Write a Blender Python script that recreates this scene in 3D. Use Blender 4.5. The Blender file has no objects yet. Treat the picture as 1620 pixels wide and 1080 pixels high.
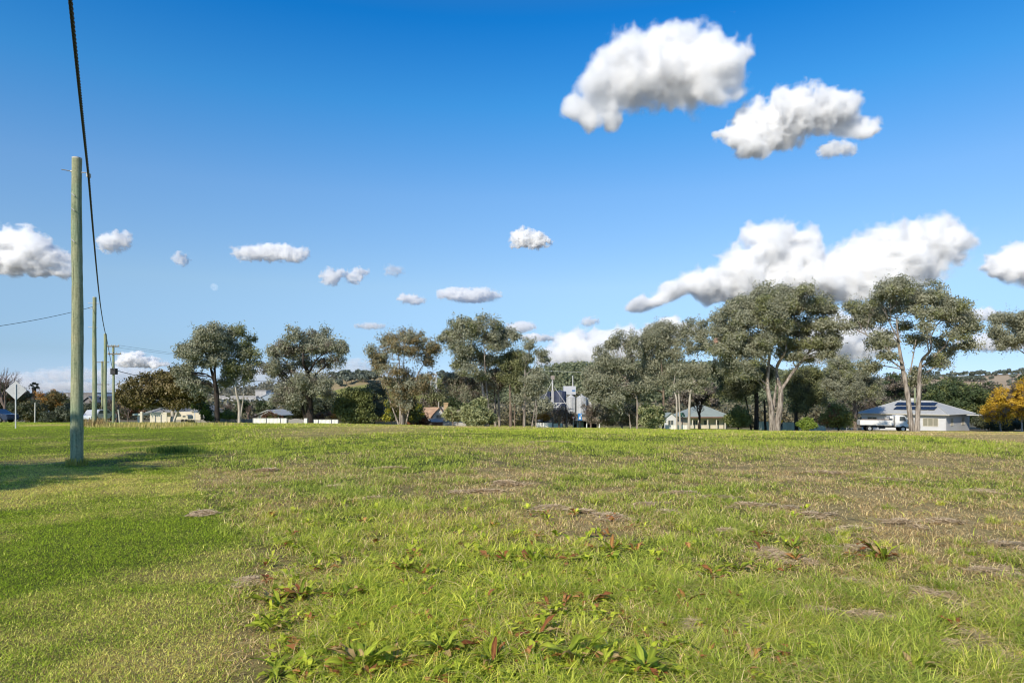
import bpy, math, random
import numpy as np
from mathutils import Vector

rad = math.radians
scene = bpy.context.scene
COL = scene.collection
CAM_H = 1.8
F, CX, HY = 1080.0, 810.0, 625.0       # focal length, centre column and horizon row of the survey photo, in its pixels


# ---------------------------------------------------------------- render settings, camera
scene.view_settings.view_transform = 'Standard'
scene.view_settings.look = 'None'
scene.view_settings.exposure = 0
scene.view_settings.gamma = 1
scene.render.engine = 'CYCLES'
cy = scene.cycles
cy.max_bounces = 20
cy.diffuse_bounces = 3
cy.glossy_bounces = 2
cy.transmission_bounces = 3
cy.transparent_max_bounces = 16
cy.volume_bounces = 20
cy.use_denoising = True
cy.filter_width = 1.15
cy.sample_clamp_indirect = 10
cam_d = bpy.data.cameras.new('camera')
cam = bpy.data.objects.new('camera', cam_d)
COL.objects.link(cam)
cam.location = (0, 0, CAM_H)
cam.rotation_euler = (rad(90), 0, 0)
cam_d.sensor_width = 36
cam_d.lens = 24
cam_d.shift_y = (HY - 540) / 1620
cam_d.clip_start = 0.05
cam_d.clip_end = 80000
scene.camera = cam

# ---------------------------------------------------------------- sun and sky
SUN_EL = rad(33)
SUN_DIR = Vector((-0.50, -0.866, 0)).normalized() * math.cos(SUN_EL) + Vector((0, 0, math.sin(SUN_EL)))
sd = bpy.data.lights.new('sun', 'SUN')
sd.energy = 5.0
sd.angle = rad(0.5)
sd.color = (1.0, 0.90, 0.74)
so = bpy.data.objects.new('sun', sd)
so.rotation_euler = SUN_DIR.to_track_quat('Z', 'Y').to_euler()
COL.objects.link(so)

w = bpy.data.worlds.new('World')
scene.world = w
w.use_nodes = True
nt = w.node_tree
nt.nodes.clear()
sky = nt.nodes.new('ShaderNodeTexSky')
sky.sky_type = 'NISHITA'
sky.sun_disc = False
sky.sun_elevation = SUN_EL
sky.sun_rotation = math.atan2(SUN_DIR.x, SUN_DIR.y)
sky.altitude = 200
sky.air_density = 1.0
sky.dust_density = 0.3
sky.ozone_density = 2.2
# trim of the sky's colour by height above the horizon (bluer than the model's default in view)
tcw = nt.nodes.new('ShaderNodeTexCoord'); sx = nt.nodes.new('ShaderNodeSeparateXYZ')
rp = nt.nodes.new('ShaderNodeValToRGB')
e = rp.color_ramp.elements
SKYTRIM = ((0.0, (.62, .86, 1.62)), (.058, (.62, .78, 1.10)), (.154, (.97, 1.08, 1.17)), (.278, (.84, 1.20, 1.44)), (.389, (.34, 1.16, 1.64)), (.483, (.06, .94, 1.66)), (.60, (.50, .92, 1.35)), (1.0, (.92, .95, 1.0)))  # top stops paled, out of view, to neutralise the blue fill light
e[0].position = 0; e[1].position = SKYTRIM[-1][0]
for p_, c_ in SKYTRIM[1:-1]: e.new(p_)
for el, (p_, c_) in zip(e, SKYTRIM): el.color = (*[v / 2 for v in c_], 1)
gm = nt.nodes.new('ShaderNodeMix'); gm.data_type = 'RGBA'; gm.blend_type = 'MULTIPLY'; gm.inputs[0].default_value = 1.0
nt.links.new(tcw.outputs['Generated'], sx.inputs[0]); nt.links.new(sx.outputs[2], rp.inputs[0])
bg = nt.nodes.new('ShaderNodeBackground')
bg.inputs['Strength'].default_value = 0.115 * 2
wo = nt.nodes.new('ShaderNodeOutputWorld')
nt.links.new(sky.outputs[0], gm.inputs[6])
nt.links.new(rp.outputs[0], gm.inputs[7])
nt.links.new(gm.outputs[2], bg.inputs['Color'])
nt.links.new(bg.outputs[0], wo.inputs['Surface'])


# ---------------------------------------------------------------- small helpers
def tag(o, label=None, cat=None, group=None, kind=None):
    if label: o['label'] = label
    if cat: o['category'] = cat
    if group: o['group'] = group
    if kind: o['kind'] = kind
    return o

def empty(name, loc=(0, 0, 0), rz=0.0, label=None, cat=None, group=None, kind=None):
    o = bpy.data.objects.new(name, None)
    o.empty_display_size = 0.2
    o.location = loc
    o.rotation_euler = (0, 0, rz)
    COL.objects.link(o)
    return tag(o, label, cat, group, kind)

def np_mesh(name, verts, faces, mat, parent=None, fcol=None, vcol=None, smooth=False, mats=None, midx=None, loc=None):
    """verts Nx3, faces a list of index arrays (each MxK): one mesh object."""
    me = bpy.data.meshes.new(name)
    verts = np.asarray(verts, np.float32)
    if not isinstance(faces, (list, tuple)): faces = [faces]
    faces = [np.asarray(f, np.int32) for f in faces if len(f)]
    nl = sum(f.size for f in faces); nf = sum(len(f) for f in faces)
    me.vertices.add(len(verts)); me.loops.add(nl); me.polygons.add(nf)
    me.vertices.foreach_set('co', verts.ravel())
    me.loops.foreach_set('vertex_index', np.concatenate([f.ravel() for f in faces]))
    tot = np.concatenate([np.full(len(f), f.shape[1], np.int32) for f in faces])
    st = np.concatenate([[0], np.cumsum(tot)[:-1]]).astype(np.int32)
    me.polygons.foreach_set('loop_start', st)
    me.polygons.foreach_set('loop_total', tot)
    if smooth: me.polygons.foreach_set('use_smooth', np.ones(nf, bool))
    for m in (mats or [mat]): me.materials.append(m)
    if midx is not None: me.polygons.foreach_set('material_index', np.asarray(midx, np.int32))
    if fcol is not None:
        a = me.attributes.new('Col', 'FLOAT_COLOR', 'FACE')
        c = np.ones((nf, 4), np.float32); c[:, :3] = fcol
        a.data.foreach_set('color', c.ravel())
    if vcol is not None:
        a = me.attributes.new('Col', 'FLOAT_COLOR', 'POINT')
        c = np.ones((len(verts), 4), np.float32); c[:, :3] = vcol
        a.data.foreach_set('color', c.ravel())
    me.update(calc_edges=True)
    o = bpy.data.objects.new(name, me)
    COL.objects.link(o)
    if parent: o.parent = parent
    if loc is not None: o.location = loc
    return o


# ---------------------------------------------------------------- procedural noise in numpy
def _hash2(ix, iy, seed):
    h = (ix.astype(np.int64) * 374761393 + iy.astype(np.int64) * 668265263 + seed * 1274126177) & 0xffffffff
    h = ((h ^ (h >> 13)) * 1274126177) & 0xffffffff
    return ((h ^ (h >> 16)) & 0xffff) / 65535.0

def vnoise(x, y, seed=0):
    ix, iy = np.floor(x), np.floor(y)
    fx, fy = x - ix, y - iy
    fx = fx * fx * (3 - 2 * fx); fy = fy * fy * (3 - 2 * fy)
    a = _hash2(ix, iy, seed); b = _hash2(ix + 1, iy, seed)
    c = _hash2(ix, iy + 1, seed); d = _hash2(ix + 1, iy + 1, seed)
    return (a * (1 - fx) + b * fx) * (1 - fy) + (c * (1 - fx) + d * fx) * fy

def fbm2(x, y, scale, seed=0, octaves=4):
    s, amp, tot = 0, 1.0, 0
    for o in range(octaves):
        s = s + amp * vnoise(x / scale * 2 ** o + 17.3 * o, y / scale * 2 ** o - 9.1 * o, seed + o)
        tot += amp; amp *= 0.55
    return s / tot

def _noise3_grid(shape, cell, rng):
    """smooth value noise on a regular grid, cell size in voxels"""
    n = [int(s / cell) + 3 for s in shape]
    lat = rng.random(n).astype(np.float32)
    out = lat
    for ax in range(3):
        t = np.arange(shape[ax]) / cell + 0.5
        i = np.floor(t).astype(int); f = (t - i).astype(np.float32); f = f * f * (3 - 2 * f)
        sh = [1, 1, 1]; sh[ax] = -1
        f = f.reshape(sh)
        out = np.take(out, i, axis=ax) * (1 - f) + np.take(out, i + 1, axis=ax) * f
    return out

def sstep(a, b, x):
    t = np.clip((x - a) / (b - a), 0, 1)
    return t * t * (3 - 2 * t)


# ---------------------------------------------------------------- materials
def nodes_of(m):
    m.use_nodes = True
    t = m.node_tree
    t.nodes.clear()
    return t, t.nodes.new('ShaderNodeOutputMaterial')

_mats = {}
def mat(name, col, rough=0.6, metal=0.0, var=0.12, scale=3.0, bump=0.0, stretch=(1, 1, 1), spec=0.4, col2=None):
    """painted / metal / timber surface: base colour broken up by two noises"""
    if name in _mats: return _mats[name]
    m = bpy.data.materials.new(name)
    t, out = nodes_of(m)
    N = t.nodes.new; L = t.links.new
    b = N('ShaderNodeBsdfPrincipled')
    tc = N('ShaderNodeTexCoord'); mp = N('ShaderNodeMapping'); mp.inputs['Scale'].default_value = stretch
    n = N('ShaderNodeTexNoise'); n.inputs['Scale'].default_value = scale; n.inputs['Detail'].default_value = 6
    n.inputs['Roughness'].default_value = 0.65
    L(tc.outputs['Object'], mp.inputs[0]); L(mp.outputs[0], n.inputs['Vector'])
    mx = N('ShaderNodeMix'); mx.data_type = 'RGBA'
    c2 = col2 if col2 else tuple(max(0, c * (1 - 2.2 * var)) for c in col)
    c1 = tuple(min(1, c * (1 + var)) for c in col)
    mx.inputs[6].default_value = (*c2, 1); mx.inputs[7].default_value = (*c1, 1)
    cr = N('ShaderNodeMapRange'); cr.inputs[1].default_value = 0.32; cr.inputs[2].default_value = 0.68
    L(n.outputs[0], cr.inputs[0]); L(cr.outputs[0], mx.inputs[0]); L(mx.outputs[2], b.inputs['Base Color'])
    b.inputs['Roughness'].default_value = rough; b.inputs['Metallic'].default_value = metal
    b.inputs['Specular IOR Level'].default_value = spec
    if bump:
        bp = N('ShaderNodeBump'); bp.inputs['Strength'].default_value = bump; bp.inputs['Distance'].default_value = 0.02
        L(n.outputs[0], bp.inputs['Height']); L(bp.outputs[0], b.inputs['Normal'])
    L(b.outputs[0], out.inputs[0])
    _mats[name] = m
    return m

def leaf_mat(name, translucent=0.3, rough=0.5, spec=0.35):
    if name in _mats: return _mats[name]
    m = bpy.data.materials.new(name)
    t, out = nodes_of(m)
    N = t.nodes.new; L = t.links.new
    a = N('ShaderNodeAttribute'); a.attribute_name = 'Col'
    b = N('ShaderNodeBsdfPrincipled'); b.inputs['Roughness'].default_value = rough
    b.inputs['Specular IOR Level'].default_value = spec
    tr = N('ShaderNodeBsdfTranslucent')
    sc_ = N('ShaderNodeMix'); sc_.data_type = 'RGBA'; sc_.blend_type = 'MULTIPLY'; sc_.inputs[0].default_value = 1
    sc_.inputs[7].default_value = (translucent, translucent, translucent * 0.7, 1)
    ad = N('ShaderNodeAddShader')
    L(a.outputs['Color'], b.inputs['Base Color']); L(a.outputs['Color'], sc_.inputs[6]); L(sc_.outputs[2], tr.inputs['Color'])
    L(b.outputs[0], ad.inputs[0]); L(tr.outputs[0], ad.inputs[1]); L(ad.outputs[0], out.inputs[0])
    _mats[name] = m
    return m


# ---------------------------------------------------------------- lie of the land
def field_edge(u):
    """row where the paddock meets what stands behind it, by bearing u = x / y"""
    return np.interp(u, [-0.75, -0.3, -0.1, 0.17, 0.36, 0.75], [668.5, 670.0, 674.0, 679.0, 682.0, 684.0])

def ground_z(x, y):
    x = np.asarray(x, float); y = np.asarray(y, float)
    u = x / np.maximum(y, 18.0)
    s = (field_edge(u) - HY) / F
    d0 = CAM_H / s
    W = 7.0
    ye = 125 - 14 * np.log1p(np.exp(np.clip((125 - y) / 14, -40, 40)))          # the slope runs out at the town
    ye = np.where(y < 60, y, ye)
    z = -s * W * np.log1p(np.exp(np.clip((ye - d0) / W, -40, 40)))
    bumps = (fbm2(x, y, 6.0, 5, 3) - 0.5) * 0.16 + (fbm2(x, y, 1.3, 9, 2) - 0.5) * 0.05
    return z + bumps * sstep(0, 6, y + 8) * (1 - sstep(60, 110, y))

def gz(x, y): return float(ground_z(np.array([x]), np.array([y]))[0])
def X(px, d): return (px - CX) / F * d
def Zr(py, d): return CAM_H - (py - HY) / F * d
def G(px, d):
    x = X(px, d)
    return (x, d, gz(x, d))
# ---------------------------------------------------------------- clouds: closed lumpy hulls filled with scattering vapour
import openvdb

def vapour(name, density, g=0.0):
    if name in _mats: return _mats[name]
    m = bpy.data.materials.new(name)
    t, out = nodes_of(m)
    v = t.nodes.new('ShaderNodeVolumeScatter')
    v.inputs['Color'].default_value = (1.0, 1.0, 1.0, 1)
    v.inputs['Density'].default_value = density
    v.inputs['Anisotropy'].default_value = g
    t.links.new(v.outputs[0], out.inputs['Volume'])
    _mats[name] = m
    return m

def cloud(label, blobs, dist, seed, rough=0.62, dens=2.6, soft=1.1, res=90, depth=0.8, name='cloud', warp=0.8, gain=0.74):
    """blobs: (px, py, rx, ry) in photo pixels at planar distance dist (m)"""
    rng = np.random.default_rng(seed)
    k = dist / F
    B = []
    for (px, py, rx, ry) in blobs:
        jit = rng.uniform(-0.35, 0.35) * rx * k * depth
        B.append((X(px, dist), dist + jit, Zr(py, dist), rx * k, math.sqrt(rx * ry) * k * depth, ry * k))
    B = np.array(B)
    R = np.median(np.minimum(B[:, 3], B[:, 5]))
    RD = np.median(B[:, 4])
    lo = (B[:, :3] - B[:, 3:]).min(0) - R * 0.75; hi = (B[:, :3] + B[:, 3:]).max(0) + R * 0.75
    vox = float(max(hi - lo)) / res
    n = [int(v) + 1 for v in (hi - lo) / vox]
    gx, gy, gzz = [lo[i] + vox * np.arange(n[i]) for i in range(3)]
    f = np.full(n, 0.0, np.float32)
    # fold the space a little so that no round lobe survives
    def wfield(cell_m): return _noise3_grid(n, max(1.5, cell_m / vox), rng) - 0.5
    wx = (wfield(R * 1.3) * 1.5 + wfield(R * .55) * .75) * R * warp
    wy = (wfield(R * 1.3) * 1.5) * R * warp
    wz = (wfield(R * 1.3) * 1.1 + wfield(R * .55) * .6) * R * warp
    PX = gx[:, None, None].astype(np.float32) + wx; PY = gy[None, :, None].astype(np.float32) + wy; PZ = gzz[None, None, :].astype(np.float32) + wz
    for b in B:
        q = np.sqrt(((PX - b[0]) / b[3]) ** 2 + ((PY - b[1]) / b[4]) ** 2 + ((PZ - b[2]) / b[5]) ** 2)
        f += np.exp(7 * np.clip(1 - q, -2.5, 1)).astype(np.float32)
    f = np.log(f + 1e-9) / 7                                     # smooth union, 0 at the blob surfaces
    cell = R * 1.0 / vox
    amp = 1.0
    nz = np.zeros(n, np.float32); tot = 0
    while cell > 1.1:
        v = _noise3_grid(n, cell, rng)
        nz += amp * (1 - np.abs(2 * v - 1) * 1.15); tot += amp
        amp *= gain; cell /= 2.0
    nz = nz / max(tot, 1e-6) - 0.45
    f = f + nz * rough * 2.0
    f[0] = f[-1] = -1; f[:, 0] = f[:, -1] = -1; f[:, :, 0] = f[:, :, -1] = -1
    root = None
    for i, (iso, dn) in enumerate(((0.0, .16 * soft), (0.06, .3 * soft), (0.13, .6 * soft), (0.21, 1.0 * soft), (0.30, 1.5 * soft), (0.42, dens))):
        gr = openvdb.FloatGrid()
        gr.copyFromArray(np.ascontiguousarray(-(f - iso)))
        gr.transform = openvdb.createLinearTransform(voxelSize=vox)
        pts, quads = gr.convertToQuads(isovalue=0.0)
        if len(quads) < 20: continue
        pts = pts + lo - np.array([B[0, 0], dist, B[0, 2]])
        m = vapour('vapour_%.6f' % (dn / RD), dn / RD)
        if root is None:
            root = np_mesh(name, pts, quads, m, loc=(B[0, 0], dist, B[0, 2]))
            tag(root, label, 'cloud')
        else:
            np_mesh('cloud_core' if i == 5 else 'cloud_body', pts, quads, m, parent=root)
    return root

CL = [
 ('large white cloud high on the right, arched over a notch in its underside', [(985,120,55,48),(1040,100,60,48),(1100,95,55,44),(1140,118,38,34),(950,150,32,32),(925,180,22,22),(905,190,14,13),(1095,150,35,32),(965,185,18,18),(1060,128,50,34)], 2600, 11, 110, dict(gain=.64, rough=.5, dens=1.5, soft=.9)),
 ('second high white cloud, ragged below, right of the arched one', [(1255,180,40,36),(1215,195,38,30),(1175,212,24,20),(1300,180,36,28),(1335,180,26,26),(1368,204,22,13),(1352,196,22,14),(1190,235,22,14),(1235,215,30,18),(1145,212,18,7),(1160,222,20,8)], 2600, 12, 110, dict(gain=.68, rough=.58, dens=1.5, soft=.85)),
 ('thin wisp of cloud below the second high cloud', [(1310,238,14,8),(1330,234,18,8),(1345,240,8,5)], 2600, 13, 50, dict(dens=.6, soft=.22, rough=1.1)),
 ('huge bright heaped cloud just above the big gum trees on the right', [(1218,385,34,30),(1262,395,32,28),(1205,420,52,32),(1255,430,52,32),(1165,440,42,24),(1115,450,42,18),(1070,460,34,13),(1030,473,30,9),(1305,432,44,28),(1345,420,44,30),(1395,400,44,34),(1440,390,44,34),(1485,376,40,28),(1515,388,26,18),(1390,440,60,24),(1330,452,60,20),(1450,420,44,24),(1250,458,60,17),(1180,458,60,14)], 5200, 14, 130, dict(dens=3.0, gain=.68)),
 ('white cloud cut off by the right edge of the picture', [(1600,415,28,20),(1630,410,36,24),(1585,430,20,10),(1660,425,40,24)], 5200, 15, 70, {}),
 ('small white cloud alone in the middle of the sky', [(826,375,16,12),(845,380,20,11),(862,383,12,6),(818,386,10,6)], 5200, 16, 55, {}),
 ('white cloud with a dark grey base at the left edge', [(20,385,34,24),(50,395,32,22),(-20,395,40,28),(80,412,26,12),(30,415,50,16),(100,425,16,14),(75,430,30,9)], 4200, 17, 90, {}),
 ('little cloud just right of the near pole', [(175,385,16,12),(190,380,14,11)], 4200, 18, 45, dict(dens=1.2, soft=.4, rough=.95)),
 ('long flat pale cloud above the moon', [(400,400,26,9),(430,398,30,10),(460,403,24,9),(380,398,12,5)], 5200, 19, 60, dict(dens=1.2, soft=.4, rough=.95)),
 ('left of the two small pale clouds above the centre trees', [(524,438,14,10),(534,432,8,6)], 6000, 20, 40, dict(dens=.7, soft=.28, rough=1.0)),
 ('right of the two small pale clouds above the centre trees', [(560,437,12,9),(570,430,9,6)], 6000, 21, 40, dict(dens=.7, soft=.28, rough=1.0)),
 ('flat pale cloud streak above the central tall gum', [(720,465,26,7),(750,465,26,8),(778,467,14,5),(745,472,30,5)], 6500, 22, 60, dict(dens=1.2, soft=.4, rough=.95)),
 ('small pale cloud left of the flat streak', [(645,472,14,6),(660,475,12,5)], 6500, 23, 45, dict(dens=.7, soft=.28, rough=1.0)),
 ('tiny round puff of cloud between the near pole and the long flat cloud', [(287,411,10,8)], 6000, 24, 36, dict(dens=.7, soft=.28, rough=1.0)),
 ('faint tiny puff right of the two small pale clouds', [(624,428,13,7)], 6000, 25, 36, dict(dens=.25, soft=.12, rough=1.0)),
 ('low heaped white cloud behind the silo hill', [(905,545,26,20),(890,560,32,18),(930,560,36,18),(960,545,26,22),(985,530,24,14),(950,530,14,10),(1000,548,30,22),(870,572,24,10)], 9000, 26, 110, dict(dens=1.3, soft=.45, rough=.75)),
 ('white cloud top peeking over the gums left of the big gum', [(1062,512,18,10),(1050,525,26,16),(1090,520,20,12)], 9000, 27, 50, {}),
 ('low cloud showing in the gap between the two biggest gums', [(1340,520,34,26),(1385,535,30,22),(1330,550,50,20),(1300,540,30,20)], 9000, 28, 70, dict(dens=1.6, soft=.6, rough=.7)),
 ('flat low cloud behind the pole with crossarms', [(212,568,20,10),(228,573,26,7),(200,574,18,6),(245,577,20,4)], 9000, 29, 60, dict(dens=2, soft=.7, rough=.7)),
 ('long bank of cloud low along the left horizon', [(30,603,34,9),(84,596,34,9),(122,592,26,10),(165,594,36,10),(205,590,30,11),(240,594,30,10),(275,598,26,9),(60,612,80,6),(150,612,90,6),(240,612,70,6)], 14000, 30, 130, dict(dens=.2, soft=.14, rough=.95)),
 ('pale strip of cloud low between the left gums', [(430,590,50,14),(400,600,40,12),(560,585,40,14),(600,592,40,12),(520,596,50,10)], 14000, 31, 80, dict(dens=.12, soft=.09, rough=1.0)),
 ('small grey cloud streak right above the leftmost centre gum', [(586,516,22,4)], 8000, 32, 40, dict(dens=.4, soft=.18, rough=1.0)),
 ('greyish cloud beside the top of the central tall gum', [(825,517,20,6),(815,520,12,5)], 8000, 33, 45, dict(dens=.7, soft=.28, rough=1.0)),
 ('lower greyish puff beside the central tall gum', [(842,534,16,5),(866,535,10,4)], 8000, 34, 40, dict(dens=.7, soft=.28, rough=1.0)),
 ('faint puff of cloud right of the central tall gum', [(932,508,12,6)], 8000, 35, 36, dict(dens=.4, soft=.18, rough=1.0)),
 ('pale cloud right of the twin trunk gum', [(1555,497,18,8),(1570,502,18,6)], 8000, 36, 45, dict(dens=.8, soft=.4, rough=.8)),
 ('flat pale cloud low at the right above the tan hill', [(1560,540,34,10),(1590,545,40,8),(1540,545,24,6)], 9000, 37, 60, dict(dens=.7, soft=.4, rough=.8)),
]
for (lb, bl, ds, sd_, rs, kw) in CL:
    cloud(lb, bl, ds, sd_, res=max(96, int(rs * 1.7)), **kw)

# the pale daytime moon: the sky in front of it adds its own light
mm = bpy.data.materials.new('moon_rock')
t_, o_ = nodes_of(mm)
df = t_.nodes.new('ShaderNodeBsdfDiffuse'); tp = t_.nodes.new('ShaderNodeBsdfTransparent'); ad = t_.nodes.new('ShaderNodeAddShader')
nz_ = t_.nodes.new('ShaderNodeTexNoise'); nz_.inputs['Scale'].default_value = 1.6
cr_ = t_.nodes.new('ShaderNodeValToRGB')
cr_.color_ramp.elements[0].color = (0.03, 0.022, 0.015, 1); cr_.color_ramp.elements[0].position = 0.35
cr_.color_ramp.elements[1].color = (0.13, 0.10, 0.065, 1); cr_.color_ramp.elements[1].position = 0.65
tcm = t_.nodes.new('ShaderNodeTexCoord'); mpm = t_.nodes.new('ShaderNodeMapping'); mpm.inputs['Scale'].default_value = (0.008,) * 3
t_.links.new(tcm.outputs['Object'], mpm.inputs[0]); t_.links.new(mpm.outputs[0], nz_.inputs['Vector'])
t_.links.new(nz_.outputs[0], cr_.inputs[0]); t_.links.new(cr_.outputs[0], df.inputs[0])
t_.links.new(df.outputs[0], ad.inputs[0]); t_.links.new(tp.outputs[0], ad.inputs[1]); t_.links.new(ad.outputs[0], o_.inputs[0])
import bmesh
bm = bmesh.new(); bmesh.ops.create_icosphere(bm, subdivisions=4, radius=5.6 / F * 30000)
me = bpy.data.meshes.new('moon'); bm.to_mesh(me); bm.free()
for p in me.polygons: p.use_smooth = True
me.materials.append(mm)
moon = bpy.data.objects.new('moon', me); COL.objects.link(moon)
moon.location = (X(339, 30000), 30000, Zr(454, 30000))
tag(moon, 'faint pale daytime moon in the blue sky left of centre', 'moon')
# ---------------------------------------------------------------- paddock: one sheet out to the horizon
def lawn_edge(x, y):
    """> 0 on the mown verge on the left, < 0 in the rough paddock"""
    wob = (fbm2(x, y, 1.6, 61, 3) - 0.5) * 0.9 + (fbm2(x, y, 6.0, 62, 2) - 0.5) * 1.2
    return (0.25 - 0.455 * y) - x + wob

def dryness(x, y):
    """0 lush green ... 1 straw"""
    n1 = fbm2(x, y * 0.7, 3.2, 21, 4); n2 = fbm2(x, y, 0.9, 31, 3); n3 = fbm2(x, y * 0.45, 14.0, 41, 3)
    d = 0.31 + 1.9 * (n1 - 0.5) + 1.0 * (n2 - 0.5) + 0.8 * (n3 - 0.5)
    u = x / np.maximum(y, 3.0)
    mown = sstep(-1.1, 0.9, lawn_edge(x, y))
    right = sstep(0.05, 0.55, u)
    band = np.exp(-((y - 14.5) / 5.0) ** 2)                     # dry band across the middle distance
    near = 1 - sstep(6.5, 9.5, y)
    far = sstep(15, 32, y)
    rough = d + 0.17 * band + 0.36 * right * (1 - far) * sstep(4.6, 6.2, y) - 0.34 * near * (1 - right) - 0.05 * near * right
    # far: green sweep on the right, straw on the left and a tan strip at the far right edge
    farv = 0.32 + 1.2 * (n3 - 0.5) + 0.5 * (n1 - 0.5) - 0.22 * sstep(0.0, 0.3, u) + 0.24 * sstep(0.02, -0.12, u) * sstep(-0.46, -0.30, u) * sstep(24, 34, y)
    tan = sstep(42, 50, y + 60 * (u - 0.42)) * sstep(0.30, 0.46, u)
    farv = farv + 0.75 * tan
    rough = rough * (1 - far) + farv * far
    lawn = 0.27 + 1.9 * (n1 - 0.5) + 1.2 * (n2 - 0.5) + 0.34 * (1 - sstep(5.5, 8.5, y)) + 0.10 * np.exp(-((y - 12) / 3.0) ** 2) - 0.12 * far
    return np.clip(rough * (1 - mown) + lawn * mown, 0, 1), mown

# where the weeds and the dead thatch lie
def photo_ground(px, py):
    """the spot on the paddock seen at this place of the survey photo"""
    d = np.linspace(3.0, 60, 4000)
    z = ground_z((px - CX) / F * d, d)
    row = HY + F * (CAM_H - z) / d
    i = int(np.argmin(np.abs(row - py)))
    return (px - CX) / F * d[i], d[i]

TH = [(1240,884,26,10),(1268,890,22,9),(1212,874,24,9),(1372,872,26,9),(1330,868,18,7),(1470,940,38,14),(1510,948,30,12),(1232,945,24,11),(1290,968,26,14),(1095,993,32,16),(1365,978,34,14),(1420,985,22,10),(1565,908,30,12),(1612,916,22,11),(1508,1024,22,20),(1596,1046,28,16),(1180,800,22,6),(1245,806,20,6),(1425,828,22,7),(1130,788,26,5),(325,812,16,8),(962,818,26,6),(912,812,22,5),(868,804,24,5),(742,998,18,9),(392,922,22,10),(1352,925,20,8),(1340,838,24,6),(1080,782,24,5),(1290,815,18,5),(1500,826,26,6),(1590,862,26,9),(1180,992,22,10),(1290,1062,26,14),(800,765,30,4),(760,778,26,4),(1020,800,26,5),(1060,812,22,5),(1150,842,20,6),(1545,1010,20,10),(430,745,16,3),(620,742,20,3),(880,700,30,2),(1300,748,26,4),(1400,760,26,4),(1555,780,28,5),(735,872,14,6),(585,790,18,4),(530,772,16,4)]
DK = [
 (568,1062,.33,15,.08,'tall dark green dock weed at the bottom of the picture, left of centre',.7),
 (628,1070,.28,10,.12,'green dock weed just right of the tallest one at the bottom left of centre',.6),
 (700,1062,.30,12,.10,'upright green dock weed at the bottom, between the tallest dock and the wide clump',.6),
 (775,1058,.25,9,.25,'dock weed with a few brown leaves at the bottom centre',.5),
 (905,1066,.32,14,.10,'wide green dock clump at the bottom, just right of centre',.5),
 (960,1060,.27,10,.20,'dark dock weed on the right side of the wide bottom clump',.6),
 (1020,1070,.30,11,.15,'rightmost of the row of green docks along the bottom centre',.5),
 (440,1079,.32,8,.0,'broad pale green dock leaves cut by the bottom edge on the left',.1),
 (475,948,.22,13,.45,'red and green dock clump near the mown verge, left of centre',.5),
 (440,962,.20,9,.35,'small russet dock weed right beside the mown verge',.5),
 (545,950,.21,12,.2,'low dark dock weed right of the red and green clump',.4),
 (430,1000,.18,7,.0,'small bright green dock alone on the verge side at the lower left',.6),
 (640,905,.19,10,.5,'dock weed with tall red leaves in the lush grass left of centre',.7),
 (668,912,.15,7,.4,'small dock right beside the one with tall red leaves',.4),
 (512,903,.15,6,.7,'few red dock leaves near the upper left of the lush grass',.6),
 (738,872,.15,6,.6,'reddish dock tuft beside a thatch clump in the middle of the lush grass',.5),
 (840,893,.20,13,.35,'dense upright dock clump in the centre of the paddock foreground',.7),
 (800,890,.16,7,.5,'brownish dock leaves just left of the dense centre clump',.3),
 (968,872,.19,8,.4,'dock with one bright orange leaf at the far right of the lush grass',.6),
 (870,970,.21,9,.3,'flat spreading dock weed right of centre in the foreground',.2),
 (930,955,.19,8,.5,'brown leaved dock between the spreading dock and the red leaf tuft',.3),
 (1020,940,.15,7,.8,'small dock tuft with vivid red leaves right of centre',.6),
 (1085,958,.17,8,.3,'green dock weed right of the vivid red tuft',.4),
 (1128,915,.19,9,.3,'dock weed with orange tips among yellow grass on the right',.6),
 (1170,905,.20,10,.2,'green dock weed right of the orange tipped one',.6),
 (1215,905,.14,6,.6,'orange dock leaves right of the green dock, near a thatch clump',.4),
 (1395,885,.24,14,.3,'wide dock weed with an orange patch beside a thatch clump on the far right',.5),
 (1350,880,.15,6,.8,'orange dock leaves left of the wide far right dock',.2),
 (1255,868,.17,8,.3,'dark dock weed at the head of a thatch clump on the right',.6),
 (1200,850,.15,7,.5,'small reddish dock at the upper right of the rough grass',.5),
 (1190,1050,.20,7,.1,'single green dock low in the right foreground beyond the thatch',.6),
 (1450,1076,.22,8,.0,'large green dock leaves at the bottom right edge of the picture',.4),
 (1510,995,.16,6,.3,'small dock beside the largest thatch mound at the lower right',.4),
 (850,1010,.2,8,.3,'dock weed above the wide bottom clump, at the centre',.5),
 (1120,1040,.19,7,.4,'brown tipped dock in bright grass at the lower right of centre',.5),
]
# stagger the weeds along the bottom of the picture
DK = [(a, b - (0, 14, 26, 8, 20, 3)[i % 6] if b > 1055 else b, *r) for i, (a, b, *r) in enumerate(DK)]
DKP = np.array([(*photo_ground(a[0], a[1]), a[2]) for a in DK])
THP = []
for (a_, b_, rx_, ry_) in TH:
    x_, y_ = photo_ground(a_, b_); r1_ = rx_ * y_ / F
    THP.append((x_, y_, r1_, min(ry_ * y_ / F * 3.2, r1_ * 1.1)))
THP = np.array(THP)

def weed_room(x, y):
    """1 in the open, less beside a weed or on a thatch clump"""
    f = np.ones_like(x)
    for (a, b, s_) in DKP: f = np.minimum(f, 0.35 + 0.65 * sstep(.35 * s_, 1.0 * s_, np.hypot(x - a, y - b)))
    for (a, b, r1, r2) in THP: f = np.minimum(f, 0.50 + 0.50 * sstep(.25, 1.0, np.hypot((x - a) / r1, (y - b) / r2)))
    return f

def mix3(a, b, t): return np.asarray(a) * (1 - t[:, None]) + np.asarray(b) * t[:, None]

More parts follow.
